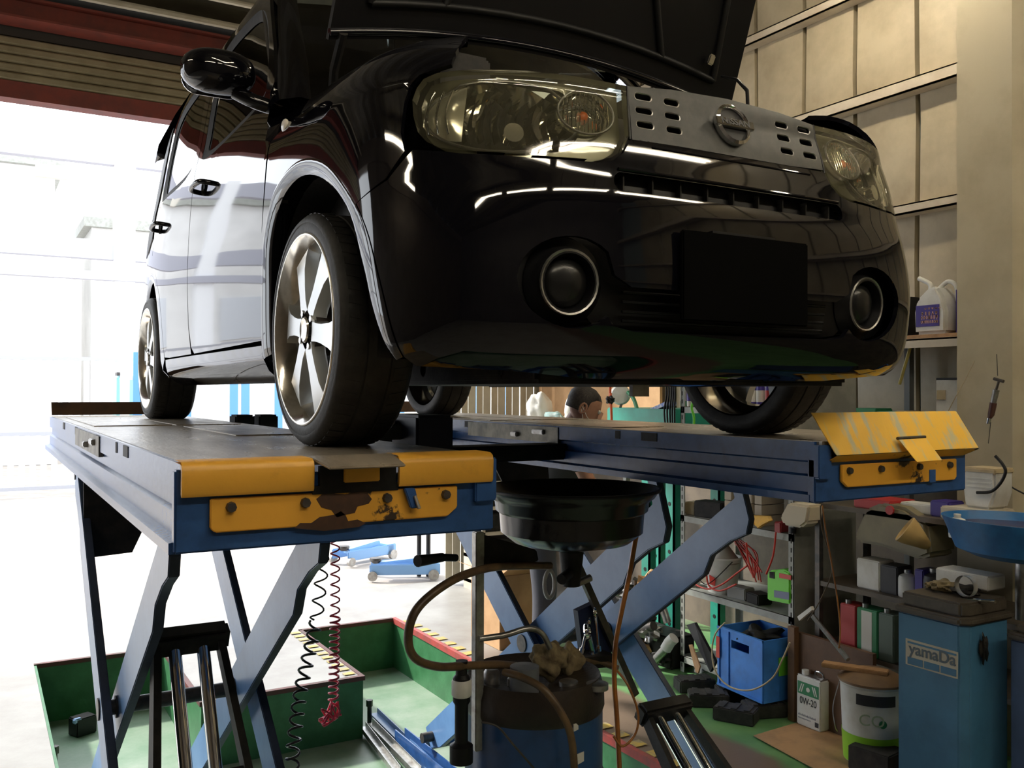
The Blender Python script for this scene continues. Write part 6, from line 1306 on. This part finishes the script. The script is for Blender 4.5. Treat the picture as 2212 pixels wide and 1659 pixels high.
for s_ in (-1, 1):
    mb = MB(); mb.tube([hv(-.012+.018*math.cos(a), s_*.078, -.008+.030*math.sin(a)) for a in [2*PI*k/14 for k in range(14)]], .007, 8, closed=True); mb.cbox(hv(-.010, s_*.074, -.008), (.02, .012, .035), rx); mb.build('ear', M['skin'], hdm, smooth=60)
    mb = MB(); mb.blob(hv(.088, s_*.032, .01), .012, amp=0); mb.build('eye', M['white'], hdm, smooth=80)
    mb = MB(); mb.tube([hv(-.02, s_*.081, .0), hv(.03, s_*.080, -.045), hv(.075, s_*.056, -.062)], .0022, 5); mb.tube([hv(-.02, s_*.081, -.015), hv(.02, s_*.074, -.075), hv(.07, s_*.05, -.09)], .0022, 5); mb.build('mask_strap', M['white'], hdm)
mb = MB(); rows = [[hv(.088+.018*math.cos(a)*(1-abs(t_)), .052*math.sin(a), -.075+.03*t_) for a in [math.radians(-88+176*k/10) for k in range(11)]] for t_ in (-.9, -.4, .1, .6, .9)]; mb.grid(rows); mb.build('face_mask', M['white'], hdm, smooth=70)
mb = MB(); rows = []
for z, a, b, cx in ((-.03, .096, .075, -.012), (.0, .101, .080, -.010), (.03, .106, .082, -.010), (.07, .100, .079, -.014), (.10, .078, .064, -.016), (.122, .04, .035, -.016), (.126, .004, .004, -.016)):
    rows.append([hv(cx+a*math.cos(t_) if z > .045 else cx+a*min(math.cos(t_), .25), b*math.sin(t_), z) for t_ in [2*PI*k/28 for k in range(28)]])
mb.grid(rows, closed=True); mb.build('hair', M['hair'], hdm, smooth=70)
sj = [(belly-(belly-hip)*.5, .145), (belly, .145), (chest, .158), (neck-Vector((0, 0, .05)), .085), (sl, .082), (sl.lerp(al[1], .7), .068), (sr, .082), (sr.lerp(ar_[1], .7), .068)]
skin_body('shirt', sj, [(0, 1), (1, 2), (2, 3), (2, 4), (4, 5), (2, 6), (6, 7)], M['shirt'], mech)
tj = [(hip+Vector((0, 0, .06)), .145), (hip+lat*.09-Vector((0, 0, .06)), .105), (kl, .078), (fl_+Vector((0, 0, .02)), .065), (hip-lat*.09-Vector((0, 0, .06)), .105), (kr, .078), (fr_+Vector((0, 0, .02)), .065)]
skin_body('trousers', tj, [(0, 1), (1, 2), (2, 3), (0, 4), (4, 5), (5, 6)], M['trousers'], mech)
for f0 in (fl_, fr_):
    mb = MB(); mb.prism([f0+fwd*a+lat*b-Vector((0, 0, .08)) for a, b in ((-.08, -.04), (.14, -.045), (.18, 0), (.14, .045), (-.08, .04))], (0, 0, .07)); mb.build('shoe', M['trim_black'], mech, bevel=.015)
for (w_, sh) in ((al, 1), (ar_, -1)):
    e_ = (w_[2]-w_[1]).normalized(); s0 = w_[2]
    for k in range(5):
        o_ = lat*(.026-.013*k) if k < 4 else lat*(-.034*sh); L_ = (.085, .092, .088, .072, .05)[k]
        st_ = s0+e_*(.055 if k < 4 else .01)+o_; a_ = st_+e_*L_*.5-Vector((0, 0, .01)); b_ = st_+e_*L_*.85-Vector((0, 0, .035))
        mb = MB(); mb.tube(spline([s0+o_*.6, st_, a_, b_], 3), [.009]*7+[.0085]*2+[.006], 7); mb.build('finger' if k < 4 else 'thumb', M['skin'], body, smooth=60)
    mb = MB(); mb.cbox(s0+e_*.035, (.085, .03, .07), Matrix((e_, lat, e_.cross(lat))).transposed()); mb.build('palm', M['skin'], body, bevel=.012)

# ============================================================ OUTSIDE
mb = MB(); mb.box((-30, 5.4, -.3), (20, 45, -.01)); mb.box((-30, -6, -.3), (-9, 5.4, -.01)); st(mb, 'ground', mat('asphalt', (.40, .35, .31), .8, 0, (.30, .27, .24), 3, bump=.2), smooth=0)
wm = mat('gate_white', (.88, .88, .90), .5); gm_ = mat('gate_grey', (.40, .40, .44), .5)
gt = thing('sliding_gate', 'white sliding gate on small wheels along the far side of the yard', 'gate', (-2, 14.8, 0))
for z_ in (.10, 1.0, 2.25): mb = MB(); mb.box((-12, 14.78, z_), (6, 14.82, z_+.06)); mb.build('gate_rail', gm_, gt)
base = MB().box((-.045, -.012, .14), (.045, .012, 2.27)); s0 = None
for i in range(96):
    x_ = -9.4+.16*i
    if s0 is None:
        base.v = [p+Vector((x_, 14.8, 0)) for p in base.v]; s0 = base.build('gate_slat', mat('slat_pale', (.72, .72, .76), .5), gt)
    else:
        o = s0.copy(); COL.objects.link(o); o.parent = gt; o.location = (.16*i, 0, 0)
for i in range(9):
    x_ = -9+1.5*i; mb = MB(); mb.cyl((x_, 14.78, .05), (x_, 14.82, .05), .05, n=14); mb.build('gate_wheel', M['beige'], gt)
M['canopy'] = mat('window_grey', (.6, .62, .66), .3)
cp = thing('carport_frame', 'pale grey steel canopy frame beyond the gate, bleached by daylight', 'canopy', (-3, 16, 0))
cm = mat('canopy_grey', (.42, .42, .48), .5)
for z0_, z1_, y_ in ((5.9, 6.25, 16.02), (4.15, 4.5, 16.02), (3.75, 3.9, 15.82)): mb = MB(); mb.box((-14, y_, z0_), (6, y_+.2, z1_)); mb.build('beam', cm, cp)
for x_ in (-9, -4.1, .6, 5.5): mb = MB(); mb.box((x_, 15.9, 0), (x_+.35, 16.2, 6.3)); mb.build('post', wm, cp)
for x_, z_ in ((-2.7, 5.65), (-.7, 5.5), (-1.7, 3.3)): mb = MB(); mb.box((x_, 15.8, z_), (x_+.5, 15.95, z_+.22)); mb.build('hanging_box', mat('tan_box', (.70, .66, .58), .6) if x_ == -2.7 else bpy.data.materials['tan_box'], cp)
t = thing('water_tank', 'pale turquoise tank with a grey lid beyond the gate', 'tank', (-1.2, 12.5, 0)); a_, b_ = at(252, 868, 'Y', 12.5), at(302, 812, 'Y', 12.5)
mb = MB(); mb.box((a_.x, 12.5, 0), (b_.x, 13.0, b_.z)); mb.build('tank_body', mat('tank_turquoise', (.30, .62, .68), .4), t, bevel=.03)
mb = MB(); mb.box((a_.x, 12.48, b_.z), (a_.x+.12, 12.7, b_.z+.05)); mb.build('tank_lid', M['dark_steel'], t)
# blue tarpaulin and fence right of the gate, seen under the car
t = thing('blue_fence', 'white and blue vertical board fence across the yard, seen under the car sill', 'fence', (2, 11.8, 0))
bb_ = mat('board_blue', (.10, .28, .62), .5); 
for i in range(46):
    x_ = .2+.17*i; blue_ = i % 4 == 1 or i in (3, 4, 10); mb = MB(); mb.box((x_, 11.8+.01*(i % 2), -.01), (x_+.12, 11.84, 2.3)); mb.build('fence_board', bb_ if blue_ else wm, t)
for z_ in (.4, 1.9): mb = MB(); mb.box((.2, 11.85, z_), (8.2, 11.88, z_+.06)); mb.build('fence_rail', wm, t)
mb = MB()
for i in range(26):
    pass
for i, (x_, y_, z_, w_, d_, h_, c_) in enumerate(((-14, 22, 0, 14, 6, 7, (.80, .79, .78)), (1, 24, 0, 12, 6, 6, (.75, .74, .72)))):
    t = thing('building', ['pale building far behind the gate on the left', 'pale building far behind the blue and white fence', 'grey building far off to the left of the yard'][i], 'building', (x_+w_/2, y_, 0))
    mb = MB(); mb.box((x_, y_, 0), (x_+w_, y_+d_, h_)); mb.build('wall', mat('facade', c_, .7, 0, tuple(v*.8 for v in c_), .6), t)
    mb = MB(); mb.box((x_-.2, y_-.2, h_), (x_+w_+.2, y_+d_+.2, h_+.25)); mb.build('roof', M['rack'], t)
    for k in range(4): mb = MB(); mb.box((x_+1+k*3, y_-.05, 2.6), (x_+2.4+k*3, y_+.02, 4.0)); mb.build('window', M['canopy'], t)
